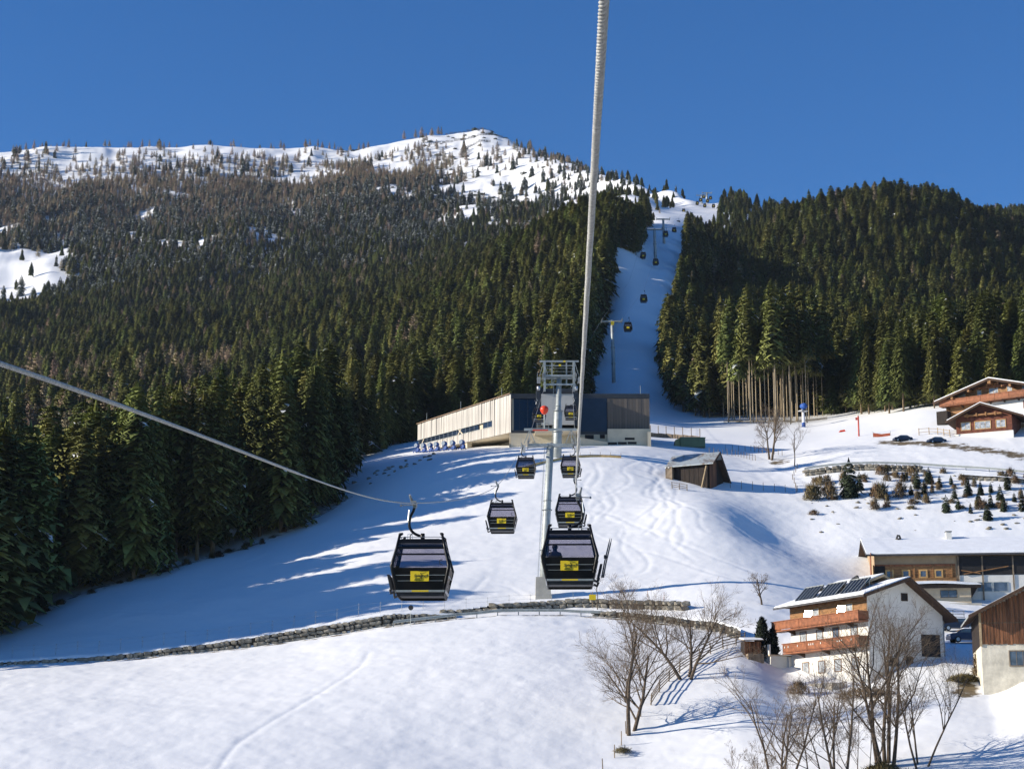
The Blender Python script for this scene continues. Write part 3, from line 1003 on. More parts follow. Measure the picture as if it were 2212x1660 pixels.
# make sure each snowy crown stands once as a tree of its own
have = {o.data.name for o in COL.objects if o.data}
cand = [i for i in exposed(np.where((P[:, 3] == 1))[0], 12) if not single[i]]
for m_ in SPRS:
    if m_.name not in have and cand:
        i = cand.pop(0); single[i] = True
        r_ = set_tree('spruce_tree', m_, TRKS, 20, P[i], i)
        tag(r_, 'snow-dusted spruce high on the forested slope', 'spruce tree', 'snow-dusted spruces higher up')
rest = np.where(~single)[0]
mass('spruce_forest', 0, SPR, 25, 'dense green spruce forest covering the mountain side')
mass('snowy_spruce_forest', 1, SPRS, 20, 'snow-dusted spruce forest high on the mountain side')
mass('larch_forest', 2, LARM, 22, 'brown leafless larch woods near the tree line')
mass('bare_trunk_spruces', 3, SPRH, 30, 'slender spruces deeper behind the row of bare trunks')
# ================================================================ lift: materials
BLACK = mat('black_lacquer', (0.008, 0.008, 0.010), 0.35, var=0.2, scale=2, spec=0.22)
DARKP = mat('dark_plastic', (0.03, 0.03, 0.033), 0.55, var=0.2, scale=4)
SILVER = mat('brushed_aluminium', (0.55, 0.56, 0.57), 0.38, 0.7, var=0.08, scale=5)
GALV = mat('galvanised_steel', (0.40, 0.43, 0.42), 0.55, 0.3, var=0.12, scale=1.2, bump=0.05)
GALVD = mat('weathered_steel', (0.30, 0.32, 0.33), 0.55, 0.35, var=0.15, scale=1.5)
YEL = mat('yellow_sign', (0.80, 0.58, 0.02), 0.5, var=0.03, scale=2)
INK = mat('black_print', (0.02, 0.02, 0.02), 0.6, var=0.05)
ROPE = mat('wire_rope', (0.44, 0.44, 0.42), 0.6, 0.2, var=0.2, scale=20)
CABGLASS = glass_mat('cabin_glass', (0.775, 0.765, 0.80))
DARKGLASS = mat('dark_glass', (0.010, 0.012, 0.017), 0.1, var=0.2, scale=1, spec=0.35)
RED = mat('signal_red', (0.75, 0.06, 0.02), 0.35, var=0.06, scale=2)

# ---------------------------------------------------------------- ropes
def spline(pts, n=24):
    """smooth line through points (Catmull-Rom)"""
    pts = [Vector(p) for p in pts]
    q = [pts[0] * 2 - pts[1]] + pts + [pts[-1] * 2 - pts[-2]]
    out = []
    for i in range(1, len(q) - 2):
        for k in range(n):
            t = k / n
            out.append(0.5 * ((2 * q[i]) + (q[i + 1] - q[i - 1]) * t + (2 * q[i - 1] - 5 * q[i] + 4 * q[i + 1] - q[i + 2]) * t * t
                              + (3 * q[i] - q[i - 1] - 3 * q[i + 1] + q[i + 2]) * t ** 3))
    out.append(pts[-1])
    return out

RR = [at(1305, 0, 8.1), at(1243, 1068, 75), at(1246, 1032, 145), at(1247, 966, 215), at(1243, 948, 245)]
RR = [RR[0] + (RR[0] - RR[1]) * 0.35] + RR + [at(1236, 838, 322), at(1232, 838, 352)]
RL = [at(0, 785, 17), at(893, 1086, 72), at(1075, 1047, 146), at(1128, 964, 215), at(1141, 948, 245)]
RL = [RL[0] + (RL[0] - RL[1]) * 0.75] + RL + [at(1176, 838, 322), at(1180, 838, 352)]

def rope(name, pts, r, label, strands=False):
    ps = spline(pts, 30)
    th = thing(name, ps[0], 0, label, 'cable', 'lift ropes')
    o = ps[0]
    MB().tube([p - o for p in ps], r * (0.8 if strands else 1), 8).build('core', ROPE, th, True)
    if strands:      # six wire strands laid round the core
        for k in range(6):
            L, out = 0.0, []
            for a, b in zip(ps[:-1], ps[1:]):
                if L > 62:
                    break
                seg = (b - a)
                t = seg.normalized()
                u = t.cross(Vector((0, 0, 1))).normalized(); w = t.cross(u)
                m_ = max(1, int(seg.length / 0.045))
                for j in range(m_):
                    f = j / m_
                    an = (L + seg.length * f) * 2 * math.pi / 0.36 + k * math.pi / 3
                    out.append(a + seg * f - o + (u * math.cos(an) + w * math.sin(an)) * r * 0.62)
                L += seg.length
            MB().tube(out, r * 0.42, 5).build('strand', ROPE, th, True)
    return th
rope('lift_rope', RR, 0.027, 'grey wire rope of the lift rising overhead to the top of the picture', True)
rope('lift_rope', RL, 0.027, 'grey wire rope crossing the dark forest from the left edge to the nearest cabin', True)

# ---------------------------------------------------------------- gondola cabin
LVZ = [-1.45, -2.62, -3.77]
def hw(z):
    return float(np.interp(-z, [1.45, 2.62, 3.77], [0.88, 1.17, 0.92]))
def hd(z):
    return float(np.interp(-z, [1.45, 2.62, 3.77], [0.86, 1.08, 0.92]))

def strip(mb, z0, z1, side, ins=0.0, margin=0.07, th=0.03):
    """a panel of one cabin side between heights z0 > z1; side 0 front (towards -y), 1 back, 2 left, 3 right"""
    lv = sorted({z0, z1} | {z for z in LVZ if z1 < z < z0}, reverse=True)
    for a, b in zip(lv[:-1], lv[1:]):
        P_ = []
        for z in (b, a):
            w, d = hw(z) - margin, hd(z) - margin
            W, D = hw(z) - ins, hd(z) - ins
            if side == 0:
                P_.append([(-w, -D, z), (w, -D, z), (w, -D + th, z), (-w, -D + th, z)])
            elif side == 1:
                P_.append([(-w, D - th, z), (w, D - th, z), (w, D, z), (-w, D, z)])
            elif side == 2:
                P_.append([(-W, -d, z), (-W + th, -d, z), (-W + th, d, z), (-W, d, z)])
            else:
                P_.append([(W - th, -d, z), (W, -d, z), (W, d, z), (W - th, d, z)])
        mb.hexa(P_[0] + P_[1])
    return mb

def text_mesh(body, size, m, shear=0.0):
    cu = bpy.data.curves.new('lettering', 'FONT')
    cu.body = body; cu.size = size; cu.align_x = 'CENTER'; cu.extrude = 0.002; cu.shear = shear; cu.offset = size * .012
    o = bpy.data.objects.new('lettering', cu)
    COL.objects.link(o)
    dg = bpy.context.evaluated_depsgraph_get(); dg.update()
    me_ = bpy.data.meshes.new_from_object(o.evaluated_get(dg))
    me_.materials.clear(); me_.materials.append(m)
    bpy.data.objects.remove(o)
    return me_
TXT1 = text_mesh('Spieljoch', 0.155, INK, 0.3)
TXT2 = text_mesh('www.spieljochbahn.at', 0.042, INK)
TXT3 = text_mesh('Fügen / Zillertal', 0.038, INK, 0.2)

CAB = {}
def cabin_parts(m_):
    """list of (name, mesh, parent index) for a cabin whose grip is the origin; m_ = +1 hanger bows to the right, -1 to the left"""
    if m_ in CAB:
        return CAB[m_]
    L = []
    def part(name, mb, mt, par=None, smooth=False):
        L.append((name, mb.mesh('cabin_' + name, mt, smooth), par)); return len(L) - 1
    for sx in (-1, 1):
        for sy in (-1, 1):
            mb = MB()
            mb.tube([(sx * (hw(z) - .05), sy * (hd(z) - .05), z) for z in (-1.36, -1.9, -2.45, -2.62, -2.8, -3.4, -3.77)], [.055, .06, .075, .08, .08, .07, .06], 6)
            mb.tube([(sx * (hw(-1.45) - .05), sy * (hd(-1.45) - .05), -1.36), (sx * (hw(-1.45) - .12), sy * (hd(-1.45) - .3), -1.3)], [.07, .05], 6)
            part('corner_post', mb, BLACK, None, True)
    rf = MB()
    rf.hexa([(-.84, -.82, -1.60), (.84, -.82, -1.60), (.84, .82, -1.60), (-.84, .82, -1.60), (-.7, -.7, -1.52), (.7, -.7, -1.52), (.7, .7, -1.52), (-.7, .7, -1.52)])
    for s in (0, 1, 2, 3):
        strip(rf, -1.56, -1.72, s, .0)
    part('roof', rf, BLACK)
    rl = MB()
    for sx in (-1, 1):
        rl.tube([(sx * .8, -.78, -1.47), (sx * .8, .78, -1.47)], .018, 5)
        rl.tube([(-.8, sx * .78, -1.46), (.8, sx * .78, -1.46)], .014, 5)
    rl.tube([(m_ * .55, -.5, -1.52), (m_ * .55, -.5, -1.3), (m_ * .37, -.5, -1.3), (m_ * .37, -.5, -1.52)], .012, 5)
    part('roof_rail', rl, SILVER)
    for s in (0, 1, 2, 3):
        for a, b in ((-1.735, -1.85), (-1.95, -2.12), (-2.19, -2.69)) if s != 1 else ((-1.735, -2.75),):
            part('window', strip(MB(), a, b, s, .03, .1, .012), CABGLASS)
        for a, b, nm in ((-1.85, -1.95, 'window_bar'), (-2.12, -2.19, 'window_bar'), (-2.69, -2.92, 'panel'), (-3.19, -3.55, 'panel')):
            if s == 1 and nm == 'window_bar':
                continue
            part(nm, strip(MB(), a, b, s, .01), BLACK)
        part('lower_window', strip(MB(), -2.92, -3.19, s, .025, .1, .012), DARKGLASS)
        mb = strip(MB(), -2.965, -2.985, s, -.005, .14)
        if s < 2:
            strip(mb, -3.185, -3.2, s, -.005, .16)
        part('trim_strip', mb, SILVER)
    sk = MB()
    for s in (0, 1, 2, 3):
        strip(sk, -3.63, -3.79, s, .0, .05)
    sk.hexa([(-.9, -.9, -3.7), (.9, -.9, -3.7), (.9, .9, -3.7), (-.9, .9, -3.7), (-.92, -.92, -3.56), (.92, -.92, -3.56), (.92, .92, -3.56), (-.92, .92, -3.56)])
    part('floor', sk, DARKP)
    bm_ = MB()
    for s in (0, 1, 2, 3):
        strip(bm_, -3.55, -3.63, s, -.03, .02, .05)
    ib = part('bumper', bm_, SILVER)
    lb_ = MB().box((-.0, -(hd(-3.59) + .034), -3.59), (.66, .01, .062))
    part('bumper_label', lb_, YEL, ib)
    seat = MB()
    seat.bb(-.75, .75, -.95, -.55, -3.2, -3.1); seat.bb(-.75, .75, .55, .95, -3.2, -3.1)
    seat.bb(-.7, .7, -.98, -.93, -3.1, -2.72); seat.bb(-.7, .7, .93, .98, -3.1, -2.72)
    part('bench', seat, DARKP)
    # yellow sign with the lettering, on the side facing down the line
    yf = -(hd(-3.0) + .02)
    tilt = math.atan2(hd(-2.78) - hd(-3.22), .44)
    sg = MB().box((0, 0, 0), (.72, .014, .45))
    L.append(('sign', sg.mesh('cabin_sign', YEL), None, (-.02, yf - .012, -3.0), (-tilt, 0, 0)))
    isg = len(L) - 1
    em = MB()
    for a, b in (((-.20, -.19), (-.16, -.11)), ((-.16, -.11), (.09, -.10)), ((.09, -.10), (.06, -.19)), ((.06, -.19), (-.20, -.19))):
        em.bar((a[0], -.01, a[1]), (b[0], -.01, b[1]), .006, .03, (0, 1, 0))
    em.bar((-.13, -.01, -.155), (.03, -.01, -.15), .006, .035, (0, 1, 0))
    em.bar((.02, -.01, -.08), (.10, -.01, .03), .006, .022, (0, 1, 0))
    em.bar((.10, -.01, .03), (.03, -.01, .055), .006, .018, (0, 1, 0))
    em.tube([(.045, -.012, .085), (.045, -.009, .085)], .022, 8)
    em.bar((.08, -.01, .085), (.24, -.01, .13), .006, .01, (0, 1, 0))
    L.append(('emblem', em.mesh('cabin_emblem', INK), isg))
    rx = math.radians(90)
    L.append(('lettering', TXT1, isg, (.05, -.01, -.055), (rx, 0, 0)))
    L.append(('lettering', TXT2, isg, (.14, -.01, .165), (rx, 0, 0)))
    L.append(('lettering', TXT3, isg, (.17, -.01, -.095), (rx, 0, 0)))
    hd_ = MB()
    x_ = m_ * -.86
    hd_.tube([(x_, -1.06, -2.38), (x_ - .10 * (1 if x_ > 0 else -1), -1.07, -2.40), (x_ - .10 * (1 if x_ > 0 else -1), -1.08, -2.55), (x_, -1.08, -2.58)], .018, 5)
    part('handle', hd_, DARKP)
    # ski basket on the outer side
    rk = MB()
    xo = m_ * 1.14
    rk.hexa([(xo - .05, -.75, -3.5), (xo + .05, -.75, -3.5), (xo + .05, .75, -3.5), (xo - .05, .75, -3.5),
             (xo + m_ * .14 - .05, -.75, -2.92), (xo + m_ * .14 + .05, -.75, -2.92), (xo + m_ * .14 + .05, .75, -2.92), (xo + m_ * .14 - .05, .75, -2.92)])
    rk.tube([(xo - m_ * .2, -.78, -3.58), (xo - .02, -.8, -3.66), (xo + m_ * .04, -.8, -3.5)], .06, 7)
    rk.tube([(xo - m_ * .2, .78, -3.58), (xo - .02, .8, -3.66), (xo + m_ * .04, .8, -3.5)], .06, 7)
    part('ski_rack', rk, DARKP)
    # hanger arm: bows outwards, comes back to a pivot above the roof
    c = -.34 * m_
    arm = MB()
    L2 = [(0, 0, -.12), (m_ * .04, 0, -.3), (m_ * .16, 0, -.55), (m_ * .2, 0, -.85), (m_ * .14, 0, -1.06), (m_ * -.02, 0, -1.22), (c * .8, 0, -1.33), (c, 0, -1.36)]
    L2 = [(x - c, y, z) for x, y, z in L2]
    arm.tube(spline(L2, 5), .055, 8)
    arm.box((0, 0, -1.34), (.15, .2, .24)); arm.tube([(0, 0, -1.3), (0, 0, -1.6)], .07, 8)
    arm.tube([(m_ * .06 - c, 0, -1.2), (m_ * .16 - c, 0, -1.3), (m_ * .16 - c, 0, -1.56)], .022, 5)
    part('hanger_arm', arm, BLACK, None, True)
    dm = MB().tube([(m_ * .2 - c, -.06, -.28), (m_ * .24 - c, -.06, -.72)], .035, 6)
    part('damper', dm, SILVER)
    gr = MB()
    gr.box((-c, 0, -.03), (.16, .7, .16)); gr.box((-c, .05, -.12), (.12, .25, .16))
    gr.tube([(m_ * .08 - c, -.12, .02), (m_ * .16 - c, -.45, .26)], [.07, .04], 7)
    gr.tube([(-c, -.1, -.08), (m_ * .5 - c, -.1, -.1)], .022, 6); gr.tube([(m_ * .5 - c, -.1, -.1), (m_ * .57 - c, -.1, -.1)], .05, 8)
    part('grip', gr, GALVD)
    CAB[m_] = L
    return L

SMALL = {}
def small_cabin(m_):
    if m_ in SMALL:
        return SMALL[m_]
    a = MB()
    zs = [-1.4, -2.62, -3.77]
    for z0, z1 in zip(zs[:-1], zs[1:]):
        a.hexa([(-hw(z1), -hd(z1), z1), (hw(z1), -hd(z1), z1), (hw(z1), hd(z1), z1), (-hw(z1), hd(z1), z1),
                (-hw(z0), -hd(z0), z0), (hw(z0), -hd(z0), z0), (hw(z0), hd(z0), z0), (-hw(z0), hd(z0), z0)])
    a.bar((m_ * 1.15, -.7, -3.2), (m_ * 1.15, .7, -3.2), .15, .6)
    c = -.34 * m_
    h = MB().tube([(-c, 0, 0), (m_ * .2 - c, 0, -.8), (0, 0, -1.35), (0, 0, -1.5)], .06, 6)
    h.box((-c, 0, 0), (.2, .8, .2))
    SMALL[m_] = (a.mesh('cabin_body', BLACK), h.mesh('cabin_hanger', BLACK), MB().box((0, -1.1, -3.0), (.74, .05, .5)).mesh('cabin_yellow', YEL),
                 MB().box((0, -1.04, -2.4), (1.7, .05, .5)).mesh('cabin_pane', mat('far_cabin_glass', (.10, .10, .12), .15, var=.1, scale=2)))
    return SMALL[m_]

def cabin(px_c, py_grip, Y, m_, label, group, small=False):
    """px_c: picture x of the cabin's middle; the grip sits on the rope above"""
    p = at(px_c, py_grip, Y)
    th = thing('gondola_cabin', p, -.033, label, 'gondola', group)
    if small:
        b, h, s, w = small_cabin(m_)
        link('body', b, th); link('hanger_arm', h, th); link('sign', s, th); link('window', w, th)
        return th
    obs = []
    for e in cabin_parts(m_):
        o = link(e[0], e[1], th if e[2] is None else obs[e[2]])
        if len(e) > 3:
            o.location = e[3]; o.rotation_euler = e[4]
        obs.append(o)
    return th

G1 = 'gondola cabins between the camera and the station'
G2 = 'gondola cabins on the upper line above the station'
cabin(914, 1086, 73, -1, 'largest black gondola cabin with yellow sign, on the rope at left of the near pylon', G1)
CABR = cabin(1230, 1070, 76, 1, 'near black gondola cabin with a passenger and skis, right of the near pylon', G1)
cabin(1085, 1047, 146, -1, 'second black gondola cabin up the left rope, over the shaded snow', G1)
cabin(1231, 1034, 145, 1, 'black gondola cabin just above the one carrying a passenger', G1)
cabin(1136, 962, 213, -1, 'black gondola cabin below the station, left of the pylon crossarm', G1)
cabin(1232, 960, 213, 1, 'black gondola cabin below the station, right of the pylon and partly behind the rope', G1)
cabin(1165, 864, 318, -1, 'black gondola cabin entering the station behind the orange ball', G1)
cabin(1233, 858, 308, 1, 'black gondola cabin leaving the station right of the tall pylon', G1)

# section above the station
UP = [(1275, 806, 470, 1, 'gondola cabin just above the station roof at the foot of the run'),
      (1356, 686, 486, 1, 'gondola cabin beside the crossarm of the pylon on the ski run'),
      (1390, 628, 570, 1, 'lower right of two gondola cabins over the middle of the ski run'),
      (1359, 608, 640, -1, 'upper left of two gondola cabins over the middle of the ski run'),
      (1416, 552, 690, 1, 'gondola cabin in front of the pylon on the upper run'),
      (1389, 538, 700, -1, 'gondola cabin against the dark trees at the top left of the run'),
      (1437.5, 493, 780, 1, 'gondola cabin in front of the slim upper pylon'),
      (1456, 486, 880, 1, 'right one of a close pair of gondola cabins below the skyline'),
      (1449, 484, 950, -1, 'left one of a close pair of gondola cabins below the skyline'),
      (1465, 472, 1000, 1, 'gondola cabin against the left flank of the right forest'),
      (1476.5, 447, 1150, 1, 'gondola cabin just above the tip of the right forest edge'),
      (1506, 431, 1250, -1, 'leftmost of the tiny gondola cabins by the skyline pylons'),
      (1513, 424, 1260, -1, 'tiny gondola cabin touching the left skyline pylon'),
      (1520, 417, 1270, -1, 'tiny gondola cabin between the skyline pylons, highest'),
      (1522, 436, 1240, 1, 'tiny gondola cabin low between the two skyline pylons'),
      (1528, 426, 1260, 1, 'tiny gondola cabin in front of the right skyline pylon'),
      (1534.5, 420, 1270, 1, 'tiny gondola cabin against blue sky right of the skyline pylons'),
      (1541, 437, 1240, 1, 'rightmost tiny gondola cabin low above the forest edge')]
for px_, py_, Y_, mm, lb in UP:
    cabin(px_, py_, Y_, mm, lb, G2, True)

# ---------------------------------------------------------------- pylons
def sheave_train(mb, c, n, L, side):
    """row of wheels along y, centred on c"""
    mb.bar(c + Vector((side * .12, -L / 2, .12)), c + Vector((side * .12, L / 2, .12)), .09, .2)
    for i in range(n):
        y = -L / 2 + L * (i + .5) / n
        mb.tube([c + Vector((-.06, y, -.2)), c + Vector((.06, y, -.2))], .26, 10)
        mb.bar(c + Vector((side * .1, y, -.2)), c + Vector((side * .1, y, .1)), .06)

def flange(mb, p, r):
    mb.tube([p, p + Vector((0, 0, .09))], r, 16)

def lean_tube(p0, p1, rads, n=16):
    k = len(rads) - 1
    return [p0.lerp(p1, i / k) for i in range(k + 1)]

def pylon(name, base, top, r0, r1, gauge, label, group, detail=True, lift=2.0):
    th = thing(name, base, 0, label, 'pylon', group)
    t = top - base
    mb = MB()
    mb.tube([Vector((0, 0, -2)), t * .3, t * .3, t * .55, t * .6, t], [r0, r0 * .97, r0 * .97, r0 * .94, r1, r1], 16)
    ml = mb.build('mast', GALV, th, True)
    fl = MB()
    for f in (.3, .56, .62, .98):
        flange(fl, t * f, (r0 if f < .57 else r1) * 1.22)
    fl.build('flange', GALVD, th, True)
    ca = MB()
    for y in (-.35, .35):
        ca.bar(t + Vector((-gauge / 2, y, -.3)), t + Vector((gauge / 2, y, -.3)), .28, .35)
    ca.build('crossarm', GALV, th)
    for s in (-1, 1):
        sh = MB()
        sheave_train(sh, t + Vector((s * gauge / 2, 0, 0)), 6 if detail else 4, 5.0 if detail else 4.0, -s)
        sh.build('sheave_train', GALVD, th)
    if detail:
        for s in (-1, 1):                     # catwalks with railings beside the wheels
            cw = MB()
            cx_ = s * (gauge / 2 + .62)
            c0 = t + Vector((cx_, 0, -.75))
            cw.box(c0, (.6, 5.2, .06))
            for y in (-2.5, -1.25, 0, 1.25, 2.5):
                cw.bar(c0 + Vector((s * .3, y, 0)), c0 + Vector((s * .3, y, 1.0)), .04)
            for z in (.5, 1.0):
                cw.bar(c0 + Vector((s * .3, -2.5, z)), c0 + Vector((s * .3, 2.5, z)), .04)
            cw.build('catwalk', GALV, th)
        lf = MB()                             # lifting frame above
        for s in (-1, 1):
            for q in (-.75, .75):
                lf.bar(t + Vector((s * (gauge / 2 - .25) + q, 0, 0)), t + Vector((s * (gauge / 2 - .25), 0, lift)), .09)
            lf.bar(t + Vector((s * (gauge / 2 - .25), -1.2, 0)), t + Vector((s * (gauge / 2 - .25), 0, lift)), .08)
        lf.bar(t + Vector((-gauge / 2 - .5, 0, lift)), t + Vector((gauge / 2 + .5, 0, lift)), .2, .3)
        lf.build('lifting_frame', GALV, th)
        ld = MB()
        n_ = Vector((-1, -.2, 0)).normalized() * (r0 + .18)
        side = Vector((.2, -1, 0)).normalized() * .22
        for s in (-1, 1):
            ld.bar(n_ + side * s, t + n_ + side * s, .04)
        k = int(t.length / .6)
        for i in range(k):
            ld.bar(t * (i / k) + n_ - side, t * (i / k) + n_ + side, .035)
        ld.build('ladder', GALV, th)
    return th, t

b1 = ground(1172, 1285, 246)
PY1, t1 = pylon('lift_pylon', Vector((b1.x, b1.y, b1.z)), at(1189, 957, 246), .57, .49, 6.1, 'thick grey steel pylon on a concrete block in the middle of the slope', 'lift pylons', True, 1.9)
cb = MB().hexa([(-1.0, -1.1, -2), (1.35, -1.1, -2), (1.35, 1.2, -2), (-1.0, 1.2, -2), (-.9, -1.0, 2.6), (.9, -1.0, 2.6), (.9, 1.0, 2.6), (-.9, 1.0, 2.6)])
CONC = mat('concrete', (0.46, 0.43, 0.37), 0.85, var=0.1, scale=.8, bump=.15, bscale=8)
cb.build('foundation', CONC, PY1)
# red crossbar, mast and orange ball on the lifting frame
top1 = t1 + Vector((0, 0, 2.0))
MB().tube([top1 + Vector((-.8, 0, 0)), top1 + Vector((-.8, 0, 2.0))], .09, 8).build('warning_mast', GALV, PY1)
MB().bar(top1 + Vector((-2.4, -.25, -.25)), top1 + Vector((-.3, -.25, -.25)), .08, .16).build('warning_bar', RED, PY1)
bl = MB()
o_ = top1 + Vector((-.8, 0, 2.55))
prof = [(-.62, .08), (-.45, .32), (-.15, .52), (.15, .58), (.4, .5), (.58, .28), (.64, .02)]
bl.tube([o_ + Vector((0, 0, a)) for a, _ in prof], [r for _, r in prof], 14)
bl.build('warning_ball', RED, PY1, True)

b2 = ground(1203, 1000, 320)
PY2, t2 = pylon('lift_pylon', b2, at(1208, 812, 322), .78, .46, 6.0, 'tall tapered grey pylon with a wide frame standing in front of the station', 'lift pylons', True, 2.7)
fr = MB()
for s in (-1, 1):
    for y in (-.8, .8):
        fr.bar(t2 + Vector((s * 2.6, y, -2.6)), t2 + Vector((s * 2.6, y, 2.6)), .35, .5)
    fr.bar(t2 + Vector((s * 1.3, 0, -1.7)), t2 + Vector((s * 1.3, 0, 2.4)), .25)
for z in (-1.7, -.1, 1.7, 2.5):
    fr.bar(t2 + Vector((-2.9, -.9, z)), t2 + Vector((2.9, -.9, z)), .12, .3 if z < 1 else .14)
for z in (.6, 1.2):
    fr.bar(t2 + Vector((-2.6, -1, z)), t2 + Vector((2.6, -1, z)), .05)
fr.build('portal_frame', GALV, PY2)
sgm = MB().box(t2 + Vector((.1, -1.05, 1.75)), (.4, .03, .35)).box(t2 + Vector((.9, -1.05, 2.45)), (.4, .03, .3))
sgm.build('warning_plate', YEL, PY2)

b3 = ground(1326, 820, 490)
PY3, t3 = pylon('lift_pylon', b3, at(1322, 692, 490), .52, .42, 5.6, 'slim grey pylon standing on the ski run above the station', 'upper lift pylons', False)
MB().box(t3 + Vector((.1, -.6, -.9)), (.9, .05, 1.0)).build('number_plate', YEL, PY3)
b4 = ground(1416, 575, 705)
PY4, t4 = pylon('lift_pylon', b4, at(1413.5, 494, 705), .6, .5, 6.0, 'grey pylon with a crossarm behind a cabin on the upper run', 'upper lift pylons', False)
b5 = ground(1435, 548, 800)
pylon('lift_pylon', b5, at(1432.5, 472, 800), .62, .5, 6.0, 'pale slim pylon further up beside the shaded run', 'upper lift pylons', False)
b6 = ground(1516, 452, 1265)
pylon('lift_pylon', b6, at(1515.5, 421, 1265), .7, .6, 7.0, 'left one of two white pylons on the skyline', 'upper lift pylons', False)
b7 = ground(1527, 452, 1280)
pylon('lift_pylon', b7, at(1527, 416, 1280), .7, .6, 7.0, 'right one of two white pylons on the skyline', 'upper lift pylons', False)
# ropes of the upper section
UR = [at(1236, 838, 352), at(1275, 806, 470), at(1342, 690, 490), at(1390, 628, 570), at(1416, 552, 690), at(1432, 494, 705), at(1447, 474, 800), at(1465, 472, 1000), at(1520, 421, 1265), at(1541, 425, 1290)]
UL = [at(1178, 838, 352), at(1240, 790, 455), at(1300, 690, 490), at(1359, 608, 640), at(1395, 494, 705), at(1418, 474, 800), at(1449, 484, 950), at(1506, 431, 1250), at(1513, 421, 1265), at(1527, 417, 1285)]
for nm, pts in (('right', UR), ('left', UL)):
    th = thing('lift_rope', pts[0], 0, f'thin dark rope of the upper lift on its {nm} side', 'cable', 'upper lift ropes')
    mb = MB()
    for a, b in zip(pts[:-1], pts[1:]):
        mb.tube([a - pts[0], b - pts[0]], .022, 5)
    mb.build('core', GALVD, th)
# ================================================================ lift station
BOARD = mat('larch_cladding', (0.55, 0.52, 0.47), 0.75, var=0.12, scale=.9, stretch=(3, 3, .15), rand=.16)
BOARDD = mat('grey_cladding', (0.15, 0.125, 0.105), 0.8, var=0.15, scale=.9, stretch=(3, 3, .15), rand=.16)
CREAM = mat('pale_concrete', (0.66, 0.57, 0.42), 0.85, var=0.07, scale=.35, bump=.08, bscale=6)
DMETAL = mat('dark_sheet_metal', (0.045, 0.05, 0.058), 0.45, .2, var=.12, scale=.7)
STGLASS = mat('station_glass', (0.02, 0.03, 0.05), 0.08, var=.15, scale=.4, spec=.4)
PANELG = mat('grey_panel', (0.50, 0.48, 0.44), 0.7, var=.05, scale=.5)
DARKIN = mat('interior_shade', (0.02, 0.02, 0.022), 0.9)  # flat near-black puts the unlit inside of openings into the colour
Yf = 345.0
def sx(px):
    return at(px, 900, Yf).x
def szz(py, Y=Yf):
    return at(1106, py, Y).z
ZT, ZB, ZG = szz(850), szz(929), szz(968)
XL, XR = sx(1104), sx(1404)
ST = thing('lift_station', (XL, Yf, ZG - .5), 0, 'long modern lift station with pale slatted wing and dark glass front', 'lift station')
SO = ST.location.copy()
def S_(x, y, z):
    return Vector((x, y, z)) - SO
# left wing: from the front corner back to the left
A0 = Vector((XL, Yf, 0)); A1 = at(903, 940, 375); A1.z = 0
wd = (A1 - A0); WL = wd.length; wd.normalize()
wn_ = Vector((wd.y, -wd.x, 0))            # outward: left and towards the camera
if wn_.y > 0:
    wn_ = -wn_
ZW0 = szz(933)                            # underside of the band
ZW1 = at(903, 977, 375).z
def ZWb(t):
    return ZW0 + (ZW1 - ZW0) * t / WL
def W(t, d, z):
    """point on the wing: t along, d outwards, z height"""
    p = A0 + wd * t + wn_ * d
    return S_(p.x, p.y, z)
body = MB()
body.hexa([W(0, -.3, ZW0), W(WL, -.3, ZW1), W(WL, -13, ZW1), W(0, -13, ZW0), W(0, -.3, ZT - .1), W(WL, -.3, ZT - .1), W(WL, -13, ZT - .1), W(0, -13, ZT - .1)])
body.build('wing_body', CREAM, ST)
rim = MB()
rim.bar(W(-.1, .14, ZT + .02), W(WL + .1, .14, ZT + .02), .5, .14)
rim.build('roof_edge', mat('copper_edge', (.25, .17, .11), .5, .4), ST)
def band(t):
    return ZT - (ZT - ZWb(t)) * .57, ZT - (ZT - ZWb(t)) * .74     # window band
NB = 74
rb = random.Random(4)
bw = WL / NB
win0 = .19 * WL
BM = {}
def board_mesh(w, h, m, key):
    k = (round(w, 2), round(h, 2), key)
    if k not in BM:
        BM[k] = MB().bb(-w / 2, w / 2, -.06, .06, 0, h).mesh('board', m)
    return BM[k]
ang = math.atan2(wd.y, wd.x)
for i in range(NB):
    t = (i + .5) * bw
    split = t > win0
    tw = rb.uniform(-.10, .10)
    zw1, zw2 = band(t)
    for z0, z1 in ([(zw1 + .04, ZT - .02), (ZWb(t) - .05, zw2 - .04)] if split else [(ZWb(t) - .05, ZT - .02)]):
        h = z1 - z0
        o = link('board', board_mesh(bw * .93, round(h, 1), BOARD, 'p'), ST, W(t, rb.uniform(.0, .11), z0), (rb.uniform(-.012, .012), rb.uniform(-.004, .004), ang + tw))
        o.scale.z = h / round(h, 1)
npane = 17
for i in range(npane):
    t0 = win0 + (WL - win0 - .3) * i / npane; t1_ = win0 + (WL - win0 - .3) * (i + 1) / npane
    zw1, zw2 = band((t0 + t1_) / 2)
    if i == 2:
        continue
    mb = MB().hexa([W(t0 + .12, -.08, zw2), W(t1_ - .12, -.08, zw2), W(t1_ - .12, -.04, zw2), W(t0 + .12, -.04, zw2),
                    W(t0 + .12, -.08, zw1), W(t1_ - .12, -.08, zw1), W(t1_ - .12, -.04, zw1), W(t0 + .12, -.04, zw1)])
    mb.build('window_pane', STGLASS, ST)
    MB().bar(W(t1_, -.03, zw2 - .03), W(t1_, -.03, zw1 + .03), .14, .14).build('mullion', GALV, ST)
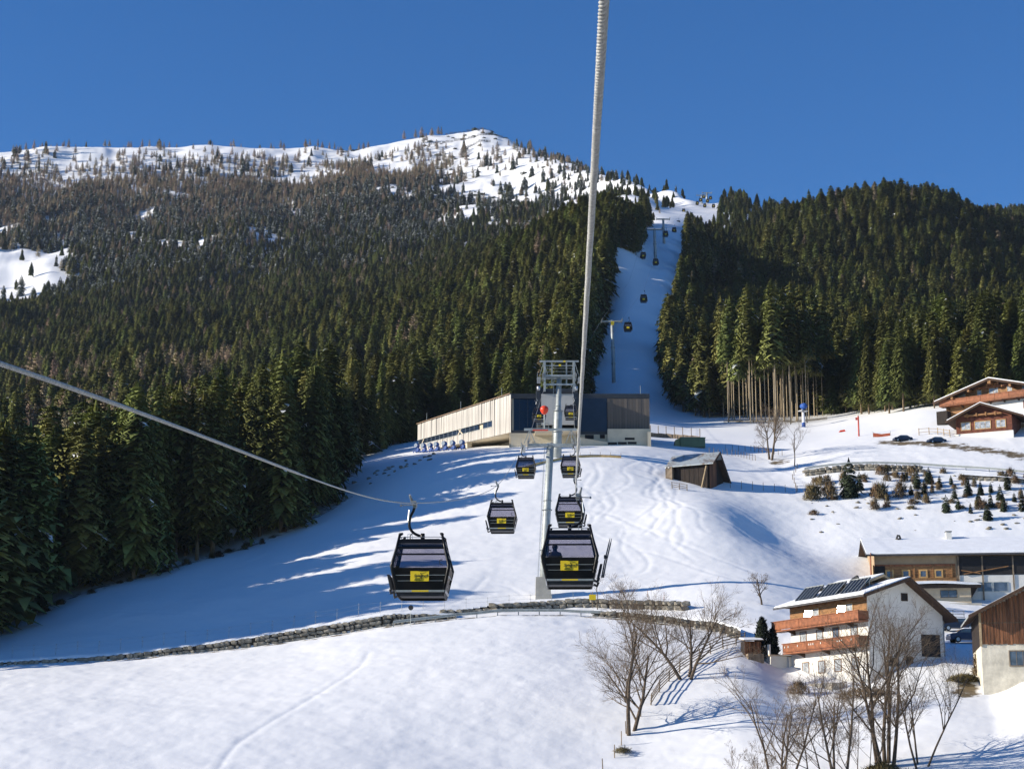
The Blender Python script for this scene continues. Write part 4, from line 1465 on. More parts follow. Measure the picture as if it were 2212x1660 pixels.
for (t_, dx) in ((.50, 1.5), (.55, -1.2), (.955, -.9)):          # pale braces behind the strip window
    zw1, zw2 = band(WL * t_)
    MB().bar(W(WL * t_, .0, zw2 + .02), W(WL * t_ + dx, .0, zw1 - .02), .1, .22).build('brace', CREAM, ST)
for q in (0, 1):
    MB().bar(W(win0, .02, band(win0)[q]), W(WL, .02, band(WL)[q]), .3, .07).build('window_frame', GALV, ST)
# recess under the wing: back wall, end wall, pillars
rec = MB()
rec.hexa([W(1, -5.0, ZG - 6), W(WL - 1.2, -5.0, ZG - 6), W(WL - 1.2, -5.6, ZG - 6), W(1, -5.6, ZG - 6), W(1, -5.0, ZW0), W(WL - 1.2, -5.0, ZW0), W(WL - 1.2, -5.6, ZW0), W(1, -5.6, ZW0)])
rec.build('recess_wall', CONC, ST)
for t_ in (.4, WL * .47, WL - 1.0):
    MB().hexa([W(t_ - .35, -.2, ZG - 8), W(t_ + .35, -.2, ZG - 8), W(t_ + .35, -1.3, ZG - 8), W(t_ - .35, -1.3, ZG - 8),
               W(t_ - .35, -.2, ZWb(t_) + .1), W(t_ + .35, -.2, ZWb(t_) + .1), W(t_ + .35, -1.3, ZWb(t_) + .1), W(t_ - .35, -1.3, ZWb(t_) + .1)]).build('pillar', CREAM, ST)
for t_ in (.12, .55, .93):
    MB().tube([W(WL * t_, -.6, ZT), W(WL * t_, -.6, ZT + 2.0)], .05, 5).build('lightning_rod', GALV, ST)
# front: glass left of the portal, portal hood, glass and cladding to the right
def FB(px0, px1, y0, y1, z0, z1):
    return MB().bb(*sorted((sx(px0) - SO.x, sx(px1) - SO.x)), y0 - SO.y, y1 - SO.y, z0 - SO.z, z1 - SO.z)
FB(1105, 1403.5, Yf + 4, Yf + 16, ZG - 3, ZT - .1).build('hall_body', DMETAL, ST)
fg = FB(1106, 1160, Yf + .3, Yf + .34, ZB, ZT - .9)
fg.build('glass_front', glass_mat('hall_glass', (.30, .40, .52)), ST)
FB(1104.5, 1404, Yf - .05, Yf + 4.1, ZT - .9, ZT).build('roof_fascia', DMETAL, ST)
tr = MB()
zt0, zt1 = ZT - 1.4, ZT - 3.0
xa, xb = sx(1108) - SO.x, sx(1158) - SO.x
for z in (zt0, zt1):
    tr.bar((xa, 1.0, z - SO.z), (xb, 1.0, z - SO.z), .12)
for i in range(6):
    x0_, x1_ = xa + (xb - xa) * i / 6, xa + (xb - xa) * (i + 1) / 6
    tr.bar((x0_, 1.0, zt0 - SO.z), ((x0_ + x1_) / 2, 1.0, zt1 - SO.z), .1); tr.bar(((x0_ + x1_) / 2, 1.0, zt1 - SO.z), (x1_, 1.0, zt0 - SO.z), .1)
tr.bar((xa + (xb - xa) * .62, .8, zt1 - SO.z), (xa + (xb - xa) * .62, .8, ZB - SO.z), .22)
tr.build('roof_truss', mat('white_steel', (.6, .62, .63), .5), ST)
FB(1104.6, 1165, Yf - .02, Yf + .28, ZB - .6, ZB).build('plinth_band', DMETAL, ST)
for px_ in (1122, 1140):
    FB(px_ - .4, px_ + .4, Yf + .2, Yf + .4, ZB, ZT - .9).build('mullion', DMETAL, ST)
# hood that juts out over the cabins' way in
HP = 4.0
hood = MB()
hx0, hx1 = sx(1158) - SO.x, sx(1247) - SO.x
hz = ZT + .55
for x0_, x1_ in ((hx0, hx0 + .8), (hx1 - .8, hx1)):
    hood.bb(x0_, x1_, -HP, 4, ZB + .2 - SO.z, hz - SO.z)
hood.bb(hx0 + .8, hx1 - .8, -HP + .4, 4, ZT - .9 - SO.z, hz - .3 - SO.z)
hood.build('portal_hood', DMETAL, ST)
FB(1168.5, 1238, Yf - HP - .1, Yf - HP + .15, szz(926), szz(860)).build('portal_panel', PANELG, ST)
FB(1174, 1233, Yf - HP - .2, Yf - HP + .1, szz(860) + .01, szz(855)).build('portal_panel_cap', DARKP, ST)
FB(1160, 1246, Yf + 1.0, Yf + 1.3, ZB - .6, ZT - 1).build('portal_back', DARKIN, ST)
FB(1155, 1250, Yf - HP - 1, Yf + 2, ZB - 1.1, ZB - .7).build('platform', CREAM, ST)
rl = MB()
for s in (1160, 1172, 1184):
    rl.bar((sx(s) - SO.x, -HP - .5, ZB - .7 - SO.z), (sx(s) - SO.x, -HP - .5, ZB + .5 - SO.z), .07)
for z in (-.3, .1, .5):
    rl.bar((sx(1158) - SO.x, -HP - .5, ZB + z - SO.z), (sx(1186) - SO.x, -HP - .5, ZB + z - SO.z), .06)
rl.build('platform_railing', GALV, ST)
for s in (1163, 1243):
    MB().tube([S_(sx(s), Yf - HP - .3, ZT - .3), S_(sx(s), Yf - HP - .3, ZT + .5)], [.3, .36], 10).build('signal_lamp', SILVER, ST, True)
FB(1248, 1311, Yf - .04, Yf + .2, ZB - .2, ZT - .9).build('glass_front', STGLASS, ST)
FB(1247.5, 1312, Yf - .03, Yf + .18, ZB - .8, ZB - .2).build('plinth_band', DMETAL, ST)
nbr = 15
for i in range(nbr):
    a, b = sx(1312) + (sx(1403.5) - sx(1312)) * i / nbr, sx(1312) + (sx(1403.5) - sx(1312)) * (i + 1) / nbr
    w_ = b - a
    link('board', board_mesh(w_ * .94, round(ZT - .95 - ZB - .1, 1), BOARDD, 'd'), ST, S_((a + b) / 2, Yf + rb.uniform(-.05, .04), ZB + .1), (0, 0, rb.uniform(-.05, .05)))
# concrete storey below
bs = FB(1100, 1250, Yf - .5, Yf + 3.9, ZG - 7, ZB - .62)
bs.build('base_storey', CREAM, ST)
FB(1250.2, 1311, Yf - .2, Yf + 3.9, ZG - 7, ZB - .82).build('base_storey', CREAM, ST)
FB(1311.2, 1403, Yf - 1.6, Yf + 3.9, ZG - 7, ZB - .02).build('base_storey', CREAM, ST)
for a, b, c_, d_, yy in ((1263, 1282, 939, 948, -.2), (1295, 1306, 938.5, 947, -.2), (1348, 1369, 948, 953, -1.6), (1312, 1331, 958, 963, -1.6), (1333, 1352, 957.5, 962.5, -1.6), (1354, 1373, 957, 962, -1.6)):
    FB(a, b, Yf + yy - .03, Yf + yy + .1, szz(d_), szz(c_)).build('window', DARKIN, ST)
# ramp walls stepping down to the right
rp = MB()
x0_, x1_, x2_ = sx(1250), sx(1310), sx(1372)
rp.prism([S_(x0_, Yf - 3.2, ZG - 6), S_(x1_, Yf - 3.2, ZG - 6), S_(x1_, Yf - 3.2, szz(961)), S_(x0_, Yf - 3.2, szz(951))], (0, .4, 0))
rp.build('ramp_wall', CREAM, ST)
MB().bb(sx(1396) - SO.x, sx(1403.4) - SO.x, -2.4, -1.62, ZG - 7 - SO.z, szz(937) - SO.z).build('buttress', CREAM, ST)
MB().prism([S_(sx(1103), Yf - 1.0, ZG - 6), S_(sx(1150), Yf - 1.0, ZG - 6), S_(sx(1150), Yf - 1.0, szz(953)), S_(sx(1103), Yf - 1.0, szz(941))], (0, .4, 0)).build('ramp_wall', CREAM, ST)
for px_, hh in ((1386, 2.0), (1133, .0)):
    if hh:
        MB().tube([S_(sx(px_), Yf + 2, ZT), S_(sx(px_), Yf + 2, ZT + hh)], .05, 5).build('lightning_rod', GALV, ST)
MB().bb(sx(1113) - SO.x, sx(1145) - SO.x, 5, 5.6, ZT + .3 - SO.z, ZT + .55 - SO.z).build('roof_rail', SILVER, ST)

# ---------------------------------------------------------------- snow guns stored under the wing
BLUE = mat('snow_gun_blue', (0.02, 0.09, 0.36), 0.6, var=.15, scale=1.5)
BLUEG = mat('snow_gun_grille', (0.10, 0.14, 0.2), 0.5, .3, var=.3, scale=6)
def snow_gun(loc, rot, label, snowcap=False):
    th = thing('snow_gun', loc, rot, label, 'snow gun', 'snow guns stored under the station wing')
    MB().tube([(0, -.55, 1.75), (0, -.4, 1.75), (0, .35, 1.75), (0, .6, 1.75)], [.5, .58, .54, .4], 16).build('fan_barrel', BLUE, th, True)
    MB().tube([(0, -.6, 1.75), (0, -.56, 1.75)], .5, 16).build('grille', BLUEG, th)
    fk = MB()
    for s in (-1, 1):
        fk.bar((s * .62, 0, 1.75), (s * .5, 0, .8), .08, .16)
    fk.tube([(0, 0, .4), (0, 0, .85)], .3, 10)
    fk.build('yoke', BLUE, th)
    cr = MB().bb(-.75, .75, -.7, .7, .28, .42)
    for a, b in ((-.65, -.6), (.65, -.6), (-.65, .6), (.65, .6)):
        cr.tube([(a, b, .0), (a, b, .3)], .12, 8)
    cr.build('carriage', BLUE, th)
    MB().bb(.2, .7, -.4, .4, .42, 1.05).build('control_box', BLUE, th)
    if snowcap:
        MB().tube([(0, -.4, 2.31), (0, .3, 2.28)], .12, 8).build('snow_cap', ROOFSNOW, th, True)
    th.scale = (.85, .85, .85)
    return th
words = ['leftmost', 'second from left', 'third from left', 'fourth from left', 'third from right', 'second from right', 'rightmost']
for i, t_ in enumerate((.93, .855, .78, .71, .62, .53, .43)):
    p = A0 + wd * (WL * t_) + wn_ * 1.6
    g_ = gz(p.x, p.y)
    snow_gun((p.x, p.y, max(g_ - .05, g_)), ang + math.pi + .4, f'blue snow gun under the station wing, {words[i]} of the row of seven', i == 5)

# ---------------------------------------------------------------- tall snow gun on a mast, red pole, barrier, container
p = ground(1737, 945, 402)
th = thing('snow_lance', p, .5, 'white and blue mast with a blue snow gun on top beside the bare trunks', 'snow gun')
MB().tube([(0, 0, -1), (0, 0, 3.6)], [.42, .3], 10).build('mast', mat('white_foam_pad', (.75, .75, .8), .6, var=.05), th, True)
MB().tube([(0, 0, 0), (0, 0, 1.0)], .44, 10).build('mast_pad', BLUE, th, True)
MB().bb(-.9, .9, -.7, .7, 3.6, 3.75).build('platform', SILVER, th)
MB().tube([(-.2, -.7, 4.7), (0, -.45, 4.7), (.1, .5, 4.8), (.1, .7, 4.8)], [.62, .7, .6, .4], 14).build('fan_barrel', BLUE, th, True)
MB().bar((0, 0, 3.7), (0, 0, 4.3), .35).build('yoke', BLUE, th)
p = ground(1855, 930, 356)
th = thing('marker_pole', p, 0, 'red padded pole standing in the snow below the dark forest', 'pole')
MB().tube([(0, 0, -.5), (0, 0, 4.0)], .16, 8).build('pole', mat('faded_red_pad', (.55, .10, .07), .7), th, True)
MB().tube([(0, 0, 4.0), (0, 0, 4.9)], .05, 6).build('tip', GALV, th)
MB().bb(-.55, .1, -.05, .05, 3.2, 3.7).build('flag', mat('faded_red_pad', (.55, .10, .07), .7), th)
p = ground(1904, 935, 350)
th = thing('piste_barrier', p, -.1, 'small orange-red net barrier in the snow near a parked car', 'barrier')
MB().add([(-1.6, 0, .0), (1.7, .1, .0), (1.7, .1, .75), (.0, .05, .55), (-1.6, 0, .8), (-1.6, .05, .0), (1.7, .15, 0), (1.7, .15, .75), (0, .1, .55), (-1.6, .05, .8)],
         [(0, 1, 2, 3, 4), (9, 8, 7, 6, 5), (2, 7, 8, 3), (3, 8, 9, 4)]).build('net', mat('orange_net', (.55, .13, .06), .8, var=.2, scale=6), th)
for x in (-1.6, 1.7):
    MB().tube([(x, .05, -.4), (x, .05, 1.1)], .05, 6).build('post', GALVD, th)
p = ground(1819, 930, 372)
th = thing('warning_cushion', p, 0, 'small red cushion lying at the lower edge of the dark forest', 'cushion')
MB().hexa([(-.7, -.3, 0), (.7, -.3, 0), (.7, .3, 0), (-.7, .3, 0), (-.4, -.2, .3), (.5, -.2, .45), (.5, .2, .45), (-.4, .2, .3)]).build('pad', RED, th)

GREEN = mat('green_sheet', (0.13, 0.19, 0.11), 0.6, var=.1, scale=1)
p = ground(1495, 958, 352)
th = thing('site_container', p + Vector((0, 0, -.2)), .05, 'green sheet-metal container beside the station', 'container')
MB().bb(-2.4, 2.4, -1.1, 1.1, 0, 1.8).build('shell', GREEN, th)
for i in range(9):
    MB().bb(-2.2 + i * .5, -2.0 + i * .5, -1.14, -1.1, .1, 1.7).build('rib', GREEN, th)
MB().bb(-2.5, 2.5, -1.2, 1.2, 1.8, 1.88).build('lid', GREEN, th)
MB().hexa([(-2.35, -1.05, 1.88), (2.3, -1.05, 1.88), (2.3, 1.05, 1.88), (-2.35, 1.05, 1.88), (-2.1, -.8, 1.98), (2.0, -.8, 1.98), (2.0, .8, 1.98), (-2.1, .8, 1.98)]).build('snow_cover', ROOFSNOW, th)
MB().hexa([(-3.6, -.9, 0), (-2.5, -.9, 0), (-2.5, .9, 0), (-3.6, .9, 0), (-3.3, -.8, 1.4), (-2.5, -.8, 1.75), (-2.5, .8, 1.75), (-3.3, .8, 1.4)]).build('side_hopper', mat('olive_sheet', (.22, .25, .12), .6), th)

# ---------------------------------------------------------------- generic posts, fences
WOODG = mat('weathered_wood', (0.24, 0.185, 0.13), 0.85, var=.25, scale=3, bump=.3, stretch=(1, 1, .3), rand=.15)
WOODY = mat('fresh_plank', (0.62, 0.42, 0.17), 0.75, var=.12, scale=2, rand=.1)
def post_line(name, pts, h, r, label, cat='fence', rails=(), m=WOODG, lean=.05, group=None, rail_r=.05):
    """fence: one post per point (world ground points), rails between them at given heights"""
    o = pts[0]
    th = thing(name, o, 0, label, cat, group)
    rr = random.Random(len(pts) + int(o.x * 10))
    tops = []
    for p in pts:
        q = p - o
        d = Vector((rr.uniform(-lean, lean), rr.uniform(-lean, lean), 1))
        hh = h * rr.uniform(.88, 1.1)
        MB().tube([q - d * .4, q + d * hh], [r, r * .85], 6).build('post', m, th)
        tops.append((q, d, hh))
    for f in rails:
        for (a, da, ha), (b, db, hb) in zip(tops[:-1], tops[1:]):
            e = (b - a) * .06
            MB().tube([a + da * (ha * f) - e + Vector((0, -r, rr.uniform(-.05, .05))), b + db * (hb * f) + e + Vector((0, -r, rr.uniform(-.05, .05)))], rail_r, 5).build('rail', m, th)
    return th
def gline(ctrl, n):
    """n ground points along a line of (px, py, Y) controls"""
    c = [at(*q) for q in ctrl]
    L = [0]
    for a, b in zip(c[:-1], c[1:]):
        L.append(L[-1] + (b - a).length)
    out = []
    for i in range(n):
        s = L[-1] * i / (n - 1)
        k = max(0, min(len(c) - 2, int(np.searchsorted(L, s)) - 1))
        p = c[k].lerp(c[k + 1], (s - L[k]) / (L[k + 1] - L[k] + 1e-9))
        out.append(Vector((p.x, p.y, gz(p.x, p.y))))
    return out
def yslope(px, py):
    return float(yd(px, py))
def gpt(px, py):
    """ground point where the slope passes picture point (px, py)"""
    Y = yslope(px, py)
    p = at(px, py, Y)
    return Vector((p.x, p.y, gz(p.x, p.y)))

# thin marker posts above the road wall
pts = []
for i in range(27):
    px_ = 30 + i * 46.5
    Y_ = float(np.interp(((px_ - CX) / F), SGRID, LY[4])) + 1.6
    p = at(px_, 1350, Y_)
    pts.append(Vector((p.x, p.y, gz(p.x, p.y))))
th = post_line('wire_fence', pts, 1.5, .03, 'thin wire fence with slender stakes on top of the stone wall', 'fence', (.9, .55), GALVD, .05, None, .009)
# two lines of stakes right of the container
post_line('stake_line', gline([(1532, 978, 343), (1585, 985, 343), (1632, 1003, 338)], 14), 1.1, .055, 'front line of dark stakes between the container and the bare twin tree', 'fence')
post_line('stake_line', gline([(1568, 972, 350), (1620, 975, 351), (1690, 990, 342)], 13), 1.1, .055, 'rear line of dark stakes between the container and the bare twin tree', 'fence')
post_line('stake_line', gline([(1578, 1060, 309), (1680, 1062, 309), (1720, 1064, 308)], 7), 1.4, .05, 'dark stakes standing in the barn shadow right of the hay barn', 'fence')
post_line('stake_line', gline([(1722, 1062, 309), (1712, 1030, 318), (1722, 1000, 326)], 7), 1.0, .07, 'short stakes climbing the earthy bank left of the young conifers', 'fence')
# steps of a snow fence of fresh planks
pl = gline([(1130, 1047, 313), (1165, 1040, 316), (1200, 1032, 318), (1218, 1028, 319)], 9)
def plank_fence(pts, h, label):
    th = thing('plank_fence', pts[0], 0, label, 'fence')
    for a, b in zip(pts[:-1], pts[1:]):
        u, v = a - pts[0], b - pts[0]
        MB().hexa([u + Vector((0, -.04, -.2)), v + Vector((0, -.04, -.2)), v + Vector((0, .02, -.2)), u + Vector((0, .02, -.2)),
                   u + Vector((0, -.04, h)), v + Vector((0, -.04, h)), v + Vector((0, .02, h)), u + Vector((0, .02, h))]).build('plank', WOODY, th)
    for p in pts:
        MB().tube([p - pts[0] + Vector((0, .06, -.4)), p - pts[0] + Vector((0, .06, h + .55))], .04, 6).build('post', WOODG, th)
    return th
plank_fence(gline([(1118, 1050, 312), (1165, 1042, 315), (1200, 1035, 317), (1218, 1031, 318)], 9), .42, 'low yellow plank fence passing behind the middle pylon')
plank_fence(gline([(1232, 1028, 319), (1290, 1026, 320), (1342, 1026, 320)], 6), .38, 'short yellow plank fence on the snow right of the pylon')
bf = gline([(1405, 941, 372), (1440, 940, 374), (1475, 945, 372), (1512, 948, 370)], 7)
th = thing('timber_fence', bf[0], 0, 'brown timber fence with tall posts curving right of the station', 'fence')
for a, b in zip(bf[:-1], bf[1:]):
    u, v = a - bf[0], b - bf[0]
    MB().hexa([u + Vector((0, -.05, -.5)), v + Vector((0, -.05, -.5)), v + Vector((0, .05, -.5)), u + Vector((0, .05, -.5)),
               u + Vector((0, -.05, .9)), v + Vector((0, -.05, .8)), v + Vector((0, .05, .8)), u + Vector((0, .05, .9))]).build('plank', WOODG, th)
for p in bf:
    MB().tube([p - bf[0] + Vector((0, -.1, -.4)), p - bf[0] + Vector((0, -.1, 2.4))], .09, 6).build('post', WOODG, th)

# ---------------------------------------------------------------- stone walls: single stones set in rows
STONE = mat('grey_stone', (0.27, 0.245, 0.20), 0.9, var=.3, scale=1.6, bump=.5, bscale=5, rand=.3)
def stone_mesh(seed):
    r = random.Random(seed)
    import bmesh
    bm = bmesh.new()
    bmesh.ops.create_icosphere(bm, subdivisions=1, radius=.5)
    for v in bm.verts:
        c = Vector((math.copysign(abs(v.co.x * 2) ** .55 / 2, v.co.x), math.copysign(abs(v.co.y * 2) ** .6 / 2, v.co.y), math.copysign(abs(v.co.z * 2) ** .55 / 2, v.co.z)))
        v.co = c * r.uniform(.86, 1.08)
    me_ = bpy.data.meshes.new('stone')
    bm.to_mesh(me_); bm.free()
    me_.materials.append(STONE)
    return me_
STM = [stone_mesh(k) for k in range(9)]
def stone_wall(px0, px1, label, seed, hfun, yoff=0.0, core=True):
    """wall along the step in the ground between picture columns"""
    r = random.Random(seed)
    def foot(px_):
        s = (px_ - CX) / F
        Y0 = float(np.interp(s, SGRID, LY[3])) + yoff
        x = s / (CP - (CY - 1350) / F * SP) * Y0
        return Vector((x, Y0, gz(x, Y0 - .5)))
    o = foot(px0)
    th = tag(thing('stone_wall', o, 0, label, 'wall'), kind='thing')
    n = int((foot(px1) - foot(px0)).length / 1.0)
    if core:
        mb = MB()
        for i in range(n):
            a, b = foot(px0 + (px1 - px0) * i / n), foot(px0 + (px1 - px0) * (i + 1) / n)
            ha, hb = hfun(px0 + (px1 - px0) * i / n), hfun(px0 + (px1 - px0) * (i + 1) / n)
            a, b = a - o, b - o
            mb.hexa([a + Vector((0, .1, -1)), b + Vector((0, .1, -1)), b + Vector((0, 1.2, -1)), a + Vector((0, 1.2, -1)),
                     a + Vector((0, .25, ha - .08)), b + Vector((0, .25, hb - .08)), b + Vector((0, 1.2, hb - .08)), a + Vector((0, 1.2, ha - .08))])
        mb.build('mortar_core', mat('wall_core', (.06, .05, .04), .95), th)
        sn_ = MB()
        for i in range(n * 2):
            f0, f1 = px0 + (px1 - px0) * i / (n * 2), px0 + (px1 - px0) * (i + 1) / (n * 2)
            a, b = foot(f0) - o, foot(f1) - o
            ha, hb = hfun(f0), hfun(f1)
            k = r.uniform(.08, .2)
            sn_.hexa([a + Vector((0, .12, ha - .07)), b + Vector((0, .12, hb - .07)), b + Vector((0, 1.6, hb - .07)), a + Vector((0, 1.6, ha - .07)),
                      a + Vector((0, .3, ha + k)), b + Vector((0, .3, hb + k)), b + Vector((0, 1.6, hb + k)), a + Vector((0, 1.6, ha + k))])
        sn_.build('snow_cap', ROOFSNOW, th)
    px_ = px0
    cnt = 0
    while px_ < px1:
        h = hfun(px_)
        z = 0.0
        rows_ = max(1, int(round(h / .55)))
        w0 = r.uniform(.5, 1.15)
        for k in range(rows_):
            if cnt >= 295:
                break
            hh = h / rows_
            w = w0 * r.uniform(.75, 1.2)
            p = foot(px_ + r.uniform(-4, 4)) - o
            link('stone', STM[r.randrange(9)], th, p + Vector((0, .12 + r.uniform(-.06, .06), hh * (k + .5))),
                 (r.uniform(-.15, .15), r.uniform(-.2, .2), r.uniform(-.2, .2)), (w * 1.05, .55, hh * r.uniform(1.0, 1.25)))
            cnt += 1
        px_ += w0 * F / 238 * .88
    return th
def h_left(px_):
    return float(np.interp(px_, [-60, 0, 150, 350, 600, 850, 930, 1000], [.45, .5, .6, .9, 1.45, 1.6, 1.0, .5]))
stone_wall(-60, 985, 'long low dry stone wall across the snow slope from the left edge', 1, h_left)
def h_r(px_):
    return float(np.interp(px_, [1250, 1330, 1480, 1600, 1655], [.7, 1.0, 1.1, 1.35, 1.45]))
stone_wall(1285, 1600, 'stone wall below the road left of the balconied house', 2, h_r)
# wall above the road behind the pylon foot
def up_wall(c, n, h, label, seed, taper=False):
    r = random.Random(seed)
    pts = gline(c, n)
    th = tag(thing('stone_wall', pts[0], 0, label, 'wall'), kind='thing')
    o = pts[0]
    H_ = [h * min(1, (i + 2) / 9 if taper else 1) for i in range(len(pts))]
    for p, hq in zip(pts, H_):
        for k in range(max(1, int(round(hq / .6)))):
            w = r.uniform(.9, 1.6)
            link('stone', STM[r.randrange(9)], th, p - o + Vector((r.uniform(-.2, .2), r.uniform(-.1, .1), .2 + k * .6)), (r.uniform(-.2, .2), r.uniform(-.2, .2), r.uniform(-.3, .3)), (w, .8, r.uniform(.6, .8)))
    mb = MB()
    for a, b, h in zip(pts[:-1], pts[1:], H_):
        a, b = a - o, b - o
        mb.hexa([a + Vector((0, .2, -.5)), b + Vector((0, .2, -.5)), b + Vector((0, 1.2, -.5)), a + Vector((0, 1.2, -.5)), a + Vector((0, .3, h - .1)), b + Vector((0, .3, h - .1)), b + Vector((0, 1.5, h - .05)), a + Vector((0, 1.5, h - .05))])
    mb.build('mortar_core', MATS['wall_core'], th)
    sn_ = MB()
    for a, b, h in zip(pts[:-1], pts[1:], H_):
        a, b = a - o, b - o
        sn_.hexa([a + Vector((0, .05, h - .06)), b + Vector((0, .05, h - .06)), b + Vector((0, 2.0, h - .06)), a + Vector((0, 2.0, h - .06)),
                  a + Vector((0, .3, h + .12)), b + Vector((0, .3, h + .1)), b + Vector((0, 2.0, h + .06)), a + Vector((0, 2.0, h + .06))])
    sn_.build('snow_cap', ROOFSNOW, th)
    return th
up_wall([(960, 1328, 237.5), (1085, 1318, 239), (1200, 1310, 240.5), (1280, 1312, 240.5), (1400, 1320, 238), (1480, 1324, 235)], 36, 1.0, 'rough boulder wall just behind the guardrail at the pylon foot', 3, True)
up_wall([(1742, 1003, 319), (1850, 1003, 317), (1950, 1012, 315), (1990, 1016, 314)], 22, .9, 'mossy boulder wall under the upper guardrail', 4)
up_wall([(2080, 1028, 309), (2150, 1034, 307), (2260, 1048, 304)], 14, .8, 'short boulder wall under the upper guardrail at the right edge', 5)

# ---------------------------------------------------------------- guardrails
def guardrail(c, n, label):
    pts = gline(c, n)
    th = thing('guardrail', pts[0], 0, label, 'guardrail')
    o = pts[0]
    for p in pts:
        MB().bb(-.06, .06, -.05, .05, -.5, .78).build('post', GALVD, th).location = p - o
    for a, b in zip(pts[:-1], pts[1:]):
        u, v = a - o + Vector((0, -.1, 0)), b - o + Vector((0, -.1, 0))
        mb = MB()
        zs = [(.42, 0), (.49, -.07), (.56, -.07), (.60, -.02), (.64, -.07), (.71, -.07), (.78, 0)]
        vs_ = [u + Vector((0, y, z)) for z, y in zs] + [v + Vector((0, y, z)) for z, y in zs] + [u + Vector((0, y + .02, z)) for z, y in zs] + [v + Vector((0, y + .02, z)) for z, y in zs]
        m_ = len(zs)
        fs = [(i, i + 1, m_ + i + 1, m_ + i) for i in range(m_ - 1)] + [(2 * m_ + i, 3 * m_ + i, 3 * m_ + i + 1, 2 * m_ + i + 1) for i in range(m_ - 1)]
        mb.add(vs_, fs).build('rail_beam', GALV, th)
    return th
guardrail([(850, 1345, 234), (930, 1337, 234.5), (1010, 1328, 235), (1100, 1322, 235.5), (1200, 1321, 235.5), (1300, 1329, 235)], 11, 'grey steel guardrail along the road under the large cabins')
guardrail([(1738, 997, 322), (1850, 998, 320), (2000, 1006, 317), (2120, 1016, 313), (2290, 1034, 307)], 12, 'grey steel guardrail above the slope of young conifers')
# ================================================================ houses
PLASTER = mat('white_plaster', (0.72, 0.70, 0.65), 0.85, var=.06, scale=.6, bump=.08, bscale=9)
BEIGE = mat('beige_plaster', (0.56, 0.46, 0.33), 0.85, var=.1, scale=.6)
WOODO = mat('orange_timber', (0.33, 0.165, 0.065), 0.7, var=.25, scale=1.2, stretch=(1, 1, 6), bump=.15, rand=.12)
WOODR = mat('red_brown_timber', (0.27, 0.095, 0.04), 0.65, var=.22, scale=2, rand=.1)
WOODD = mat('dark_timber', (0.024, 0.015, 0.011), 0.8, var=.35, scale=1.5, rand=.12, stretch=(4, 4, .5))
WOODB = mat('barn_boards', (0.24, 0.10, 0.045), 0.8, var=.4, scale=.8, rand=.22, stretch=(5, 5, .35))
SOFFIT = mat('soffit_boards', (0.075, 0.042, 0.025), 0.8, var=.2, scale=2)
PANE = mat('window_glass', (0.10, 0.13, 0.18), 0.05, var=.3, scale=.7, spec=.8)
CURT = mat('curtained_glass', (0.42, 0.45, 0.48), 0.12, var=.3, scale=2, spec=.6)
TILE = mat('dark_roof_sheet', (0.07, 0.07, 0.075), 0.6, var=.2, scale=2)
TINR = mat('weathered_tin', (0.33, 0.37, 0.39), 0.5, .3, var=.1, scale=.9, stretch=(1, 1, .4), col2=(.16, .10, .06), thr=(.3, .5))

def gable_house(th, w, D, zl, zr, zk, xr, of, ob, ol, orr, wall_m, roof_m=TILE, z0=-2.0, thick=.22, snow=.16, soffit=SOFFIT, snow_cut=0.0):
    """gable towards -y; width w along x, depth D along y; eave heights left/right of the wall, ridge zk at x = xr; overhangs front, back, left, right"""
    mb = MB()
    prof = [(0, z0), (w, z0), (w, zr), (xr, zk), (0, zl)]
    mb.prism([(x, 0, z) for x, z in prof], (0, D, 0))
    wall = mb.build('wall', wall_m, th)
    sl, sr = (zk - zl) / xr, (zk - zr) / (w - xr)
    res = []
    for (xa, za, xb, zb) in ((-ol, zl - sl * ol, xr, zk), (xr, zk, w + orr, zr - sr * orr)):
        r = MB().prism([(xa, -of, za + .02), (xb, -of, zb + .02), (xb, -of, zb + thick), (xa, -of, za + thick)], (0, D + of + ob, 0))
        ro = r.build('roof', roof_m, th)
        s = MB().prism([(xa + .02, -of + .08, za + .005), (xb, -of + .08, zb + .005), (xb, -of + .08, zb + .018), (xa + .02, -of + .08, za + .018)], (0, D + of + ob - .16, 0))
        s.build('soffit', soffit, ro)
        if snow:
            i_ = .12
            e_ = .02 if xb == xr else .02
            k = MB().prism([(xa + (i_ if xa != xr else 0), -of + .06, za + thick + .005 + (sl * i_ if xa != xr else 0)), (xb - (i_ if xb != xr else 0), -of + .06, zb + thick + .005 + (sr * i_ if xb != xr else 0)),
                            (xb - (i_ * 2 if xb != xr else 0), -of + .1, zb + thick + snow + (sr * i_ * 2 if xb != xr else 0)), (xa + (i_ * 2 if xa != xr else 0), -of + .1, za + thick + snow + (sl * i_ * 2 if xa != xr else 0))], (0, D + of + ob - .14, 0))
            k.build('snow_cover', ROOFSNOW, ro)
        res.append(ro)
    # barge boards along the front edge
    for (xa, za, xb, zb) in ((-ol, zl - sl * ol, xr, zk), (xr, zk, w + orr, zr - sr * orr)):
        MB().prism([(xa, -of - .07, za - .12), (xb, -of - .07, zb - .12), (xb, -of - .07, zb + thick + .03), (xa, -of - .07, za + thick + .03)], (0, .065, 0)).build('barge_board', soffit, th)
    return wall, res

